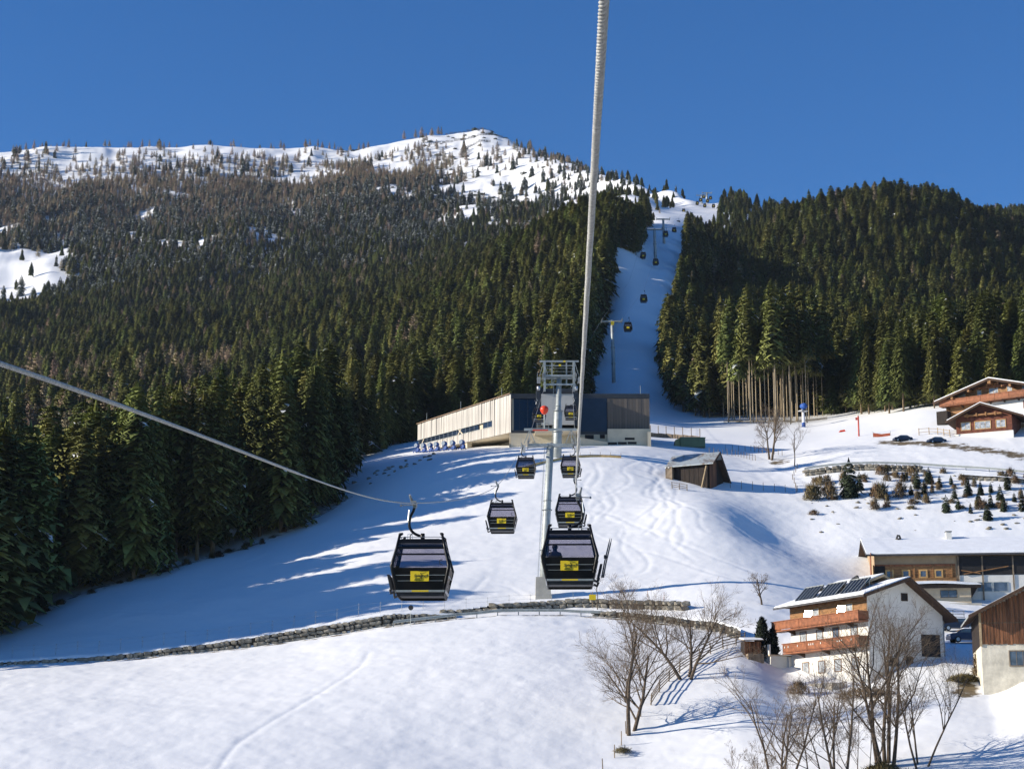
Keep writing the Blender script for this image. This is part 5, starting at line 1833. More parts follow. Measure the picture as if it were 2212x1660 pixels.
def opening(th, face, u, z, w, h, frame_m, pane_m=PANE, panes=2, name='window', fw=.08, off=0.0, sill=None):
    """window on the 'front' (y = off) or 'left' (x = off) face; u = centre along the face"""
    def q(a, d, b):
        return (a, off - d, b) if face == 'front' else (off - d, a, b)
    def bx(mb, a0, a1, d0, d1, b0, b1):
        p0, p1 = q(a0, d0, b0), q(a1, d1, b1)
        return mb.bb(*sorted((p0[0], p1[0])), *sorted((p0[1], p1[1])), *sorted((p0[2], p1[2])))
    pn = bx(MB(), u - w / 2, u + w / 2, .01, .03, z, z + h).build(name, pane_m, th)
    fr_ = MB()
    for a0, a1, b0, b1 in ((-w / 2 - fw, -w / 2, -fw, h + fw), (w / 2, w / 2 + fw, -fw, h + fw), (-w / 2, w / 2, h, h + fw), (-w / 2, w / 2, -fw, 0)):
        bx(fr_, u + a0, u + a1, -.02, .07, z + b0, z + b1)
    for k in range(1, panes):
        a = -w / 2 + w * k / panes
        bx(fr_, u + a - .025, u + a + .025, .0, .05, z, z + h)
    fr_.build('frame', frame_m, pn)
    if sill:
        bx(MB(), u - w / 2 - .15, u + w / 2 + .15, 0, .16, z - fw - .07, z - fw).build('sill', sill, pn)
    return pn

def balcony(th, face, u0, u1, z, depth, h, m, nseg, off=0.0, ends=(True, True), panel_m=None):
    def q(a, d, b):
        return (a, off - d, b) if face == 'front' else (off - d, a, b)
    def bx(mb, a0, a1, d0, d1, b0, b1):
        p0, p1 = q(a0, d0, b0), q(a1, d1, b1)
        return mb.bb(*sorted((p0[0], p1[0])), *sorted((p0[1], p1[1])), *sorted((p0[2], p1[2])))
    root = bx(MB(), u0, u1, .005, depth, z - .16, z).build('balcony', m, th)
    n = nseg
    for i in range(n):
        a, b = u0 + (u1 - u0) * i / n, u0 + (u1 - u0) * (i + 1) / n
        bx(MB(), a + .06, b - .06, depth - .05, depth - .0, z + .06, z + h - .08).build('panel', panel_m or m, root)
        pp = bx(MB(), a + .12, b - .12, depth, depth + .03, z + .16, z + .22)
        bx(pp, a + .12, b - .12, depth, depth + .03, z + h - .28, z + h - .22)
        pp.build('moulding', m, root)
        bx(MB(), a - .05, a + .05, depth - .06, depth + .04, z - .1, z + h).build('baluster_post', m, root)
    bx(MB(), u0 - .05, u1 + .05, depth - .1, depth + .08, z + h - .08, z + h).build('handrail', m, root)
    for e, uu in zip(ends, (u0, u1)):
        if e:
            bx(MB(), uu - .03, uu + .03, .005, depth - .06, z + .06, z + h - .08).build('end_panel', panel_m or m, root)
    k = max(2, n)
    for i in range(k):
        a = u0 + (u1 - u0) * (i + .5) / k
        p = [q(a - .1, .0, z - .17), q(a - .1, depth * .85, z - .17), q(a - .1, .0, z - .6)]
        ex = Vector(q(a + .1, 0, 0)) - Vector(q(a - .1, 0, 0))
        MB().prism(p, ex).build('bracket', SOFFIT, root)
    return root

# ---------------------------------------------------------------- balconied house, lower right
RZ = math.radians(24.8)
C = at(1880, 1466, 200)
H1 = thing('balconied_house', C, RZ, 'three-storey white and timber house with two brown balconies and solar racks', 'house')
gable_house(H1, 9.9, 15.0, 9.15, 7.1, 10.75, 4.75, 1.4, 1.3, 1.5, 1.0, PLASTER, z0=-4, snow=.14)
# timber top storey: single planks
zp = 6.4
for k in range(10):
    z0_ = zp + k * .27
    o = MB().bb(-.05 - (k % 3) * .008, -.004, 1.5 - 1.45, 15.0, z0_, z0_ + .25)
    o.build('plank', WOODO, H1)
for yv in (.32, .75):
    opening(H1, 'left', 15 * (1 - yv), 7.15, 2.3, 1.15, mat('light_window_wood', (.55, .34, .13), .6), CURT, 2, off=-.07)
# two added mirror panes, angled to throw the sun's glare at the camera
V2C = (-C).normalized()
half = (SUND + V2C).normalized()
for yv in (.32, .75):
    c_ = Vector((-.35, 15 * (1 - yv) + .62, 7.72))
    hl = Matrix.Rotation(-RZ, 3, 'Z') @ half
    xa_ = hl.cross(Vector((0, 0, 1))).normalized(); za_ = xa_.cross(hl).normalized()
    za_ = -za_ if za_.z < 0 else za_
    p_ = [c_ - xa_ * .5 - za_ * .55, c_ + xa_ * .5 - za_ * .55, c_ + xa_ * .5 + za_ * .55, c_ - xa_ * .5 + za_ * .55]
    MB().prism(p_, hl * .03).build('glare_pane', mat('mirror_pane', (.75, .78, .8), .12, .9, var=.02), H1)
for yv in (.17, .39, .83):
    opening(H1, 'left', 15 * (1 - yv), 4.55, 1.15, 1.35, mat('brown_window_wood', (.22, .12, .06), .6), CURT, 1, off=0, sill=None)
opening(H1, 'left', 15 * (1 - .60), 3.9, 1.1, 2.0, MATS['brown_window_wood'], PANE, 2, 'balcony_door')
for yv in (.19, .40, .61, .83):
    opening(H1, 'left', 15 * (1 - yv), 1.2, 1.2, 1.25, MATS['brown_window_wood'], CURT, 1)
balcony(H1, 'left', -.15, 17.0, 6.3, 1.35, 1.05, WOODR, 3, ends=(True, True))
balcony(H1, 'left', -.1, 14.8, 3.65, 1.35, 1.05, WOODR, 3, ends=(True, True))
orn = MB()
for yv in (1.2, 3.0, 3.4, 3.8, 7.0, 8.5, 8.9, 9.3, 11.6, 13.5, 14.2):
    orn.box((-1.42, yv, 4.28), (.01, .12, .2))
orn.build('cut_ornament', PLASTER, H1)
MB().bb(-1.2, -.004, 6.6, 6.75, 6.42, 6.9).build('door_rail', WOODR, H1)
# purlin ends and a carved dark beam under the eave
for k in range(9):
    MB().bb(-1.35, .3, .6 + k * 1.75, .85 + k * 1.75, 8.74, 8.92).build('rafter_tail', WOODO, H1)
# gable: small windows, parking bay at the back right, its shade a dark slab
opening(H1, 'front', 4.9, 8.6, .7, .7, SOFFIT, DARKIN, 1)
opening(H1, 'front', 3.1, 1.5, .8, .8, SOFFIT, DARKIN, 1)
opening(H1, 'front', 5.2, 1.7, .8, .8, SOFFIT, DARKIN, 1)
MB().bb(6.9, 9.4, -.03, .4, 2.6, 5.0).build('carport_opening', DARKIN, H1)
MB().bb(9.9, 10.15, .1, .35, 2.5, 6.6).build('downpipe', GALVD, H1)
# solar racks
for k in range(3):
    y0 = 1.6 + (2 - k) * 4.5
    sp = MB()
    a0, a1 = Vector((.1, y0, 9.6)), Vector((1.7, y0, 11.15))
    sp.prism([a0, a0 + Vector((.1, 0, -.1)), a1 + Vector((.1, 0, -.1)), a1], (0, 3.5, 0))
    so = sp.build('solar_rack', mat('collector_glass', (.012, .014, .02), .12, var=.1, spec=.5), H1)
    for j in range(6):
        yy = y0 + .02 + j * .69
        MB().bar(a0 + Vector((-.03, yy - y0, .03)), a1 + Vector((-.03, yy - y0, .03)), .05).build('divider', GALV, so)
    for j in (0, 2, 4):
        MB().bar(Vector((1.75, y0 + .3 + j * .9, 9.7)), a1 + Vector((0, .3 + j * .9, -.05)), .07).build('strut', GALV, so)
    MB().bar(a1 + Vector((0, -.05, .02)), a1 + Vector((0, 3.55, .02)), .1).build('top_rail', GALVD, so)
ck = MB().tube([(3.2, 6.3, 10.2), (3.2, 6.3, 11.3)], .25, 8)
ck.tube([(3.2, 5.9, 11.5), (3.2, 6.2, 11.65), (3.2, 6.9, 11.5), (3.2, 7.6, 11.35)], [.1, .26, .2, .05], 8)
ck.build('chimney_cowl', DARKP, H1)
# higher rear roof with pale timber edge
rr_ = MB().prism([(2.0, 3.0, 10.55), (4.6, 3.0, 11.5), (8.6, 3.0, 9.2), (8.6, 3.0, 9.45), (4.6, 3.0, 11.75), (2.0, 3.0, 10.8)], (0, 9, 0))
rr_.build('upper_roof', mat('pale_timber', (.5, .37, .22), .7), H1)
MB().prism([(2.05, 3.1, 10.82), (4.6, 3.1, 11.77), (4.6, 3.1, 11.9), (2.05, 3.1, 10.95)], (0, 8.8, 0)).build('snow_cover', ROOFSNOW, H1)
# terrace block on the far left
MB().bb(-2.6, 3.0, 15.3, 18.1, -4, 3.35).build('terrace_block', PLASTER, H1)
MB().bb(-2.8, 3.1, 15.2, 18.3, 3.35, 3.5).build('terrace_slab', BEIGE, H1)
tr_ = MB()
for k in range(12):
    MB().bb(-2.72, -2.66, 15.4 + k * .235, 15.52 + k * .235, 3.5, 4.4).build('railing_slat', WOODG, H1)
for k in (0, 1.3, 2.6):
    MB().bb(-2.8, -2.6, 15.3 + k, 15.7 + k, 3.5, 4.65).build('railing_post', PLASTER, H1)
opening(H1, 'left', 16.8, 1.4, 1.0, 1.0, WOODG, PLASTER, 1, 'window', off=-2.6)
MB().bb(-.4, -.004, 15.003, 15.3, -4, 3.3).build('side_return', PLASTER, H1)
MB().bb(-3.6, -2.0, 2, 12, -4, -.3).build('garden_wall', CONC, H1)
opening(H1, 'front', 1.6, 0.0, .9, .7, BEIGE, BEIGE, 1, 'cellar_hatch')

# ---------------------------------------------------------------- farmhouse behind
FY = 262.0
cF = at(2235, 1290, FY)
FH = thing('farmhouse', (cF.x, FY, 25.0), math.radians(84), 'long timber farmhouse with a snow-covered roof behind the balconied house', 'house')
def fz(py, Y=FY):
    return at(1106, py, Y).z - 25.0
ze, zk_ = fz(1197), fz(1166, FY + 8)
DL = cF.x - at(1896, 1250, FY).x
gable_house(FH, 15.5, DL, ze + .35, ze + .2, zk_, 7.6, .6, 1.3, 1.2, 1.0, mat('brown_plaster', (.40, .29, .18), .85, var=.1, scale=.6), z0=-4, snow=.3, thick=.25)
def fy(px):
    return cF.x - at(px, 1250, FY).x      # local y of a picture column
# timber storey: planks between the plaster strip and the balcony
for k in range(7):
    z0_ = fz(1252) + k * .33
    MB().bb(-.06 - (k % 2) * .012, -.004, fy(2068), DL + .02, z0_, z0_ + .31).build('plank', WOODO, FH)
for px_ in (1927, 1962, 1999, 2032):
    opening(FH, 'left', fy(px_), fz(1242), .75, .8, mat('light_window_wood', (.55, .34, .13), .6), PANE, 1, off=-.08, fw=.22)
opening(FH, 'left', fy(1905), fz(1239), 1.5, 1.3, WOODD, DARKIN, 1, 'loggia_opening', off=-.08)
balcony(FH, 'left', fy(2066), DL + 1.0, fz(1262), 1.2, 1.0, WOODO, 6, panel_m=mat('panel_timber', (.42, .24, .10), .7, var=.2, scale=2, rand=.15))
for px_ in (1893, 1930, 1980, 2020, 2060):
    MB().bb(-.16, -.09, fy(px_) - .09, fy(px_) + .09, fz(1255), fz(1216)).build('post', WOODO, FH)
MB().bb(-.10, -.006, fy(2068), DL, fz(1219), fz(1215)).build('string_beam', WOODR, FH)
# hay loft opening on the right half, its inner shade a dark slab
MB().bb(-.25, -.01, -.3, fy(2072), fz(1240), fz(1199)).build('loft_opening', DARKIN, FH)
for px_ in (2074, 2125, 2190):
    MB().bb(-.34, -.26, fy(px_) - .1, fy(px_) + .1, fz(1300), fz(1198)).build('post', WOODG, FH)
for a, b in (((2080, 1230), (2120, 1237)), ((2085, 1238), (2180, 1222))):
    MB().bar((-.4, fy(a[0]), fz(a[1])), (-.4, fy(b[0]), fz(b[1])), .12).build('loft_brace', WOODO, FH)
MB().bb(-.2, -.02, 0, fy(2076), -4, fz(1240) - .01).build('byre_wall', PLASTER, FH)
for px_ in (2128, 2162):
    opening(FH, 'left', fy(px_), fz(1275), 1.9, 1.2, GALV, PANE, 1, off=-.22)
# porch with its own arched snow roof
pr = MB()
n_ = 10
for i in range(n_):
    y0_, y1_ = fy(2112) + (fy(1925) - fy(2112)) * i / n_, fy(2112) + (fy(1925) - fy(2112)) * (i + 1) / n_
    za_, zb_ = [fz(1271 - 9 * math.sin(math.pi * min(1, (f / n_) * .75 + .12))) for f in (i, i + 1)]
    pr.hexa([(-4.2, y0_, za_ - .1), (-.3, y0_, za_ + .5), (-.3, y1_, zb_ + .5), (-4.2, y1_, zb_ - .1), (-4.2, y0_, za_ + .15), (-.3, y0_, za_ + .75), (-.3, y1_, zb_ + .75), (-4.2, y1_, zb_ + .15)])
po = pr.build('porch_roof', ROOFSNOW, FH)
MB().bb(-4.3, -4.2, fy(2112), fy(1925), fz(1274), fz(1267)).build('porch_fascia', WOODD, po)
MB().bb(-3.2, -.35, fy(2092), fy(1925), -4, fz(1266)).build('porch_wall', BEIGE, FH)
opening(FH, 'left', fy(2045), fz(1292), 2.2, .95, WOODG, PANE, 2, off=-3.2)
MB().prism([(-3.25, fy(2092), fz(1266)), (-3.25, fy(2110), fz(1266)), (-3.25, fy(2092), fz(1295))], (2.6, 0, 0)).build('porch_bracket', WOODD, FH)
MB().bb(-4.6, -3.3, fy(2110), fy(1930), -4, fz(1307)).build('porch_terrace', CONC, FH)
ch = MB().bb(6.2, 7.3, fy(2076), fy(2064), zk_ - .8, zk_ + 1.15); ch.build('chimney', PLASTER, FH)
MB().bb(6.1, 7.4, fy(2077), fy(2063), zk_ + 1.15, zk_ + 1.25).build('chimney_cap', DARKP, FH)
cw = MB().tube([(6.6, fy(1959), zk_ - .4), (6.6, fy(1959), zk_ + .3)], .4, 10)
cw.tube([(6.6, fy(1956), zk_ + .3), (6.6, fy(1958), zk_ + .75), (6.6, fy(1962), zk_ + .7), (6.6, fy(1964), zk_ + .25)], .16, 8)
cw.build('chimney_cowl', DARKP, FH)
MB().bb(-1.35, .4, DL + .58, DL + .66, fz(1240), ze + .4).build('end_screen', WOODR, FH)

# ---------------------------------------------------------------- barn at the right edge
cB = at(2124, 1475, 188)
RB = thing('timber_barn', (cB.x, cB.y, cB.z), math.radians(-10), 'brown board barn over a white stone base at the right edge', 'barn')
gable_house(RB, 13.0, 12, 7.1, 7.1, 10.4, 6.5, 1.3, .6, 1.2, 1.2, mat('stone_base_plaster', (.66, .61, .50), .9, var=.15, scale=.8, bump=.3), TINR, z0=-4, snow=.06)
bz = 3.9
r_ = random.Random(9)
x_ = 0.02
while x_ < 12.8:
    w_ = r_.uniform(.26, .42)
    top = 7.05 + min(x_, 13 - x_) * .5
    zs_ = 6.0 + r_.uniform(-.02, .02)
    for (a, b) in ((bz - r_.uniform(0, .08), zs_), (zs_ + .04, top)):
        if b - a > .1:
            MB().bb(x_, x_ + w_ - .025, -.07 - r_.uniform(0, .03), -.005, a, b).build('board', WOODB, RB)
    x_ += w_
for k in range(16):
    MB().bb(-.07, -.005, .1 + k * .75, .8 + k * .75, bz - .1, 7.0).build('side_board', WOODD, RB)  # dark timber colour stands in for the shade under the roof overhang
opening(RB, 'front', 3.7, 1.75, 1.9, 1.4, WOODG, PANE, 3, fw=.1)
MB().bb(6.2, 8.0, -.2, 0, 2.6, 3.9).build('hay_hatch', WOODD, RB)
MB().bb(-.12, .1, -.14, .02, bz - .2, 7.2).build('corner_post', mat('light_post', (.4, .3, .18), .8), RB)
MB().prism([(-2.1, -1.0, 2.0), (-.02, -1.0, 5.2), (-.02, -1.0, 7.0), (-2.1, -1.0, 6.6)], (0, .08, 0)).build('wind_board', WOODD, RB) if False else None

# ---------------------------------------------------------------- hay barn in the middle of the slope
gB = gpt(1533, 1058)
HB = thing('hay_barn', Vector((gB.x, gB.y, gB.z - .2)), math.radians(62), 'small dark weathered hay barn with a grey tin roof on the snow slope', 'barn')
wB, dB = 5.4, 5.8
HB.scale = (1.15, 1.15, 1.22)
gable_house(HB, wB, dB, 3.9, 2.4, 5.4, 2.2, .9, .9, .7, 1.3, WOODD, TINR, z0=-2, snow=0, thick=.14)
for k in range(9):
    MB().bb(-.14, -.005, .2 + k * .72, .88 + k * .72, .1, 3.7).build('log', WOODD, HB)
for k in range(5):
    MB().bb(.05 + k * .52, .5 + k * .52, -.1, -.005, .1, 3.7 + min(k, 4) * .12).build('board', mat('rusty_boards', (.20, .085, .04), .8, var=.35, scale=.9, rand=.25, stretch=(5, 5, .4)), HB)
for k in range(5):
    MB().bb(2.7 + k * .52, 3.15 + k * .52, -.08, -.005, .0, 2.3).build('board', WOODD, HB)
MB().bar((-.75, 1.0, .1), (-.35, .3, 3.4), .16).build('leaning_plank', mat('light_post', (.4, .3, .18), .8), HB)
MB().bar((-.75, .7, .1), (-.3, .1, 3.3), .14).build('leaning_plank', WOODD, HB)
MB().bb(-.9, -.02, dB - .3, dB + .75, 1.2, 3.5).build('side_bay', mat('grey_boards', (.22, .17, .12), .85, var=.3, scale=1, rand=.2), HB)
for k in range(2):
    MB().bb(-1.0, -.6, dB + .1 + k * .5, dB + .3 + k * .5, 3.84 - .5, 3.86 - .42).build('snow_patch', ROOFSNOW, HB)
rf_ = gpt(1452, 1062)
post_line('rail_fence', [rf_, rf_ + Vector((1.2, -.3, gz(rf_.x + 1.2, rf_.y - .3) - rf_.z)), rf_ + Vector((2.4, -.6, gz(rf_.x + 2.4, rf_.y - .6) - rf_.z))], 1.2, .08, 'short grey rail fence leaning against the left side of the hay barn', 'fence', (.3, .6, .9), WOODG)

# ---------------------------------------------------------------- chalet, upper right
CYY = 354.0
cC = at(2046, 925, CYY)
CH = thing('hillside_chalet', (cC.x, cC.y, gz(cC.x, cC.y) - .3), math.radians(-38), 'orange timber chalet with a wide gable and balcony on the upper right slope', 'house')
zc = gz(cC.x, cC.y) - .3
CH.scale = (1.08, 1.08, 1.08)
gable_house(CH, 17.5, 12, 4.3, 4.6, 6.9, 9.2, 2.0, .5, 1.6, 1.6, WOODO, TILE, z0=-3, snow=.22, thick=.25)
MB().bb(6.5, 17.4, -.06, -.004, -3, 3.1).build('plaster_storey', PLASTER, CH)
balcony(CH, 'front', -.6, 17.8, 3.35, 1.5, 1.05, WOODR, 7, panel_m=mat('red_panel', (.30, .11, .05), .7, var=.15, scale=2, rand=.1))
for u_, w_ in ((3.2, 1.3), (6.5, .8), (9.2, 1.7), (12.2, .9), (15.0, .9)):
    opening(CH, 'front', u_, 4.55, w_, 1.15, mat('light_window_wood', (.55, .34, .13), .6), CURT, 2 if w_ > 1 else 1)
for z_, a, b in ((5.75, 6.0, 13), (6.25, 8.0, 10.5)):
    MB().bb(a, b, -.5, -.004, z_, z_ + .28).build('beam', WOODR, CH)
    for k in range(5):
        x = a + (b - a) * (k + .5) / 5
        MB().bb(x - .12, x + .12, -.55, -.01, z_ - .15, z_ + .3).build('bracket', WOODO, CH)
MB().bb(8.9, 9.5, -1.9, .2, 6.2, 6.75).build('ridge_beam', WOODO, CH)
for u_ in (2.0, 5.2, 13.0, 16.4):
    zz_ = 4.3 + (6.9 - 4.3) * min(u_, 18 - u_) / 9.2
    MB().bb(u_ - .2, u_ + .2, -1.9, .2, zz_ - .55, zz_ - .1).build('purlin_end', WOODO, CH)
opening(CH, 'front', 15.2, 1.4, 1.1, 1.2, WOODR, PANE, 1, off=-.06)
MB().bb(-1.2, .9, -1.6, .2, 0, 2.4).build('side_shed', WOODD, CH)
pv = MB().prism([(2.6, 3.0, 5.0), (4.4, 3.0, 5.6), (4.4, 3.0, 6.2), (2.6, 3.0, 7.3)], (0, .25, 0)); pv.build('roof_panel', ROOFSNOW, CH)
# lower gabled parlour in front
cP = at(2066, 936, 341)
CPz = gz(cP.x, cP.y)
CP_ = thing('garden_parlour', (cP.x, cP.y, CPz - .2), math.radians(-26), 'low dark-red gabled annex with framed windows in front of the chalet', 'house')
CP_.scale = (1.08, 1.08, 1.08)
gable_house(CP_, 9.6, 8, 3.0, 3.2, 5.1, 4.6, 1.4, .2, 1.5, 2.2, mat('deep_red_timber', (.17, .055, .03), .75, var=.25, scale=2), TILE, z0=-2, snow=.2, thick=.2)
for k in range(9):
    MB().bb(.02, 9.58, -.07 - (k % 2) * .012, -.005, .3 + k * .30, .58 + k * .30).build('plank', MATS['deep_red_timber'], CP_)
for u_, w_, n_ in ((1.7, 1.5, 2), (4.6, 2.6, 3), (7.7, 1.5, 2)):
    opening(CP_, 'front', u_, 1.0, w_, 1.25, mat('light_window_wood', (.55, .34, .13), .6), CURT, n_, off=-.09, fw=.1)
MB().bb(-.3, 9.8, -.5, -.004, -1, .25).build('plinth', PLASTER, CP_)
MB().bb(1.6, 8.0, -.7, -.1, 3.25, 3.5).build('beam', WOODO, CP_)
for k in range(4):
    MB().bb(2.0 + k * 1.6, 2.25 + k * 1.6, -.8, -.1, 3.1, 3.7).build('bracket', WOODO, CP_)
# fence of poles and the terrace left of the annex
post_line('rail_fence', gline([(1985, 931, 345), (2020, 931, 344), (2052, 936, 340)], 5), 1.3, .09, 'pale rail fence on the edge left of the chalet', 'fence', (.4, .85), mat('light_post', (.4, .3, .18), .8))

# ---------------------------------------------------------------- cars
def car(loc, rot, paint, label, snow=True, scale=1.0):
    th = thing('parked_car', loc, rot, label, 'car')
    L = [(-2.1, .35), (-2.15, .75), (-1.95, .95), (-1.35, 1.02), (-.75, 1.42), (.9, 1.45), (1.55, 1.05), (2.05, .98), (2.15, .7), (2.1, .35)]
    mb = MB().prism([(x, -.85, z) for x, z in L], (0, 1.7, 0)); mb.build('body', paint, th)
    for s in (-1, 1):
        g = MB().prism([(-1.2, s * .855, 1.04), (-.7, s * .855, 1.36), (.02, s * .855, 1.38), (.02, s * .855, 1.04)], (0, s * .012, 0))
        g.prism([(.1, s * .855, 1.04), (.1, s * .855, 1.38), (.85, s * .855, 1.38), (1.35, s * .855, 1.06)], (0, s * .012, 0))
        g.build('side_window', PANE, th)
    MB().prism([(-1.36, -.7, 1.06), (-.8, -.7, 1.42), (-.8, .7, 1.42), (-1.36, .7, 1.06)], (-.012, 0, .012)).build('windscreen', PANE, th)
    for x in (-1.35, 1.3):
        for s in (-1, 1):
            w = MB().tube([(x, s * .7, .33), (x, s * .88, .33)], .33, 14).build('wheel', mat('tyre_rubber', (.02, .02, .02), .9), th)
            MB().tube([(x, s * .88, .33), (x, s * .895, .33)], .2, 10).build('rim', SILVER, w)
    for s in (-1, 1):
        MB().bb(-2.17, -2.1, s * .65 - .18, s * .65 + .18, .68, .82).build('headlight', SILVER, th)
    if snow:
        MB().hexa([(-.7, -.72, 1.44), (.9, -.72, 1.46), (.9, .72, 1.46), (-.7, .72, 1.44), (-.55, -.6, 1.54), (.75, -.6, 1.55), (.75, .6, 1.55), (-.55, .6, 1.54)]).build('snow_cover', ROOFSNOW, th)
        MB().hexa([(-1.95, -.7, .97), (-1.35, -.7, 1.03), (-1.35, .7, 1.03), (-1.95, .7, .97), (-1.85, -.6, 1.03), (-1.4, -.6, 1.09), (-1.4, .6, 1.09), (-1.85, .6, 1.03)]).build('snow_bonnet', ROOFSNOW, th)
    th.scale = (scale,) * 3
    return th
NAVY = mat('navy_paint', (.015, .025, .06), .3, .2, var=.1, spec=.5)
DKBL = mat('dark_blue_paint', (.02, .04, .09), .3, .2, var=.1, spec=.5)
p = ground(2068, 1372, 229)
car(p, .12, NAVY, 'dark estate car with snow on its roof parked behind the white gable', True, 1.05)
p = ground(2092, 1388, 217)
car(p, .08, DKBL, 'snow-capped dark blue car parked nearest the brown barn', True, 1.12)
p = ground(1949, 935, 341)
car(p + Vector((0, 0, -.2)), .1, NAVY, 'small dark car parked above the snow bank beside the red barrier', True, .82)
p = ground(2022, 934, 336)
car(p + Vector((0, 0, -.25)), .2, DKBL, 'dark car half hidden by the pale rail fence near the chalet', True, .8)

# ---------------------------------------------------------------- shed and split-rail fence by the house
p = gpt(1609, 1418)
SH = thing('garden_shed', Vector((p.x, p.y, p.z - .3)), .1, 'small brown board shed with a snowy roof left of the dark cypress', 'shed')
SH.scale = (.72, .9, .95)
MB().bb(0, 2.7, 0, 2.2, 0, 2.1).build('wall', WOODD, SH)
for k in range(9):
    MB().bb(.02 + k * .298, .28 + k * .298, -.06, -.004, .1, 2.05).build('board', WOODB, SH)
MB().hexa([(-.3, -.5, 2.1), (3.0, -.5, 2.15), (3.0, 2.5, 2.5), (-.3, 2.5, 2.45), (-.3, -.5, 2.2), (3.0, -.5, 2.25), (3.0, 2.5, 2.6), (-.3, 2.5, 2.55)]).build('roof', WOODG, SH)
MB().hexa([(-.25, -.4, 2.21), (2.95, -.4, 2.26), (2.95, 2.4, 2.61), (-.25, 2.4, 2.56), (-.1, -.2, 2.36), (2.8, -.2, 2.41), (2.8, 2.3, 2.74), (-.1, 2.3, 2.7)]).build('snow_cover', ROOFSNOW, SH)
MB().bb(.1, 2.6, -1.6, -.2, -.6, .5).build('log_pile', WOODG, SH)
fp = [gpt(a, b) for a, b in ((1406, 1512), (1424, 1490), (1445, 1468), (1468, 1450), (1492, 1436), (1512, 1424), (1535, 1412), (1562, 1400), (1590, 1392), (1608, 1388))]
post_line('split_rail_fence', fp, 1.35, .08, 'weathered split-rail fence climbing from the bare trees to the shed', 'fence', (.2, .42, .65, .88), WOODG, .08, None, .055)
post_line('stake_line', [gpt(a, b) for a, b in ((1302, 1638), (1327, 1600), (1342, 1578), (1352, 1558), (1384, 1532))], 1.3, .06, 'lone leaning stakes in the snow below the fence', 'fence')
post_line('stake_line', [gpt(1277, 1312 - 4), gpt(1318, 1312), gpt(1352, 1312), gpt(1400, 1300), gpt(1434, 1302)], 1.6, .035, 'reddish snow poles along the road by the yellow sign', 'fence', (), mat('red_pole', (.45, .22, .12), .7))
# path rails by the cars
post_line('rail_fence', [ground(2035, 1320, 244), ground(2058, 1320, 244), ground(2082, 1320, 244)], 1.3, .06, 'grey horizontal-rail fence below the farmhouse porch', 'fence', (.3, .6, .95), GALVD, .02)

# ---------------------------------------------------------------- signs by the road
p = gpt(1280, 1312)
th = thing('trail_sign', p, 0, 'yellow trail sign on a post above the guardrail', 'sign')
MB().tube([(0, 0, -.5), (0, 0, 2.1)], .05, 6).build('post', WOODG, th)
MB().bb(-.45, .45, -.06, -.02, 1.05, 1.75).build('board', YEL, th)
p = gpt(887, 1352)
th = thing('traffic_mirror', p, 0, 'small round grey sign on a thin post below the left cabin', 'sign')
MB().tube([(0, 0, -.5), (0, 0, 2.2)], .035, 6).build('post', GALV, th)
MB().tube([(0, -.05, 2.4), (0, -.01, 2.4)], .32, 14).build('disc', DARKP, th)

# ================================================================ leafless trees
BBARK = mat('bare_tree_bark', (0.115, 0.085, 0.06), 0.9, var=.3, scale=3, bump=.3)
TWIG = mat('bare_tree_twigs', (0.16, 0.115, 0.075), 0.9, var=.25, scale=2)
def bare_tree(name, loc, H, seed, label, stems=1, spread=.5, twigs=1.0, group=None, lean=0.0, r0=None, cat='bare tree', low=.25, blen=1.0):
    r = random.Random(seed)
    th = thing(name, loc, r.uniform(0, 6.28), label, cat, group)
    big, small = MB(), MB()
    cnt = [0]
    def grow(p, d, L, rad, lev):
        n = 4 if lev < 3 else 2
        pts, rads = [p], [rad]
        q, dd = p, d
        for i in range(n):
            dd = (dd + Vector((r.gauss(0, .13), r.gauss(0, .13), r.gauss(0.05, .08))) * (1 if lev else .6)).normalized()
            q = q + dd * (L / n)
            pts.append(q); rads.append(max(.007, rad * (1 - .62 * (i + 1) / n)))
        (big if lev < 2 else small).tube(pts, rads, 6 if lev == 0 else (5 if lev == 1 else 3), False)
        if lev >= 4 or L < .18:
            return
        nb = [int(9 * twigs), int(8 * twigs), int(7 * twigs), int(4 * twigs)][lev] if lev < 4 else 0
        for k in range(max(2, nb)):
            f = r.uniform(low if lev == 0 else .2, 1.0)
            i = min(n - 1, int(f * n))
            a = pts[i].lerp(pts[i + 1], f * n - i)
            t = (pts[i + 1] - pts[i]).normalized()
            s = t.cross(Vector((r.gauss(0, 1), r.gauss(0, 1), r.gauss(0, 1)))).normalized()
            an = r.uniform(.55, 1.12) * (1 - .25 * (f > .8))
            nd = (t * math.cos(an) + s * math.sin(an) + Vector((0, 0, .16))).normalized()
            rr_ = rads[i] * r.uniform(.4, .62)
            grow(a, nd, L * r.uniform(.42, .72) * (1.12 - .5 * f) * (blen if lev == 0 else 1), max(.008, rr_), lev + 1)
    for s in range(stems):
        a = 6.283 * s / max(1, stems) + r.uniform(-.5, .5)
        o = Vector((math.cos(a), math.sin(a), 0)) * (.0 if stems == 1 else .35 + .08 * stems)
        d = Vector((math.cos(a) * spread * (stems > 1) * r.uniform(.3, 1) + lean, math.sin(a) * spread * (stems > 1) * r.uniform(.3, 1), 1)).normalized()
        grow(o + Vector((0, 0, -.4)), d, H * r.uniform(.72, 1.0) if stems > 1 else H * .8, (r0 or H * .022) * (1 if stems == 1 else .72), 0)
    big.build('trunk', BBARK, th, True)
    small.build('twigs', TWIG, th, True)
    return th

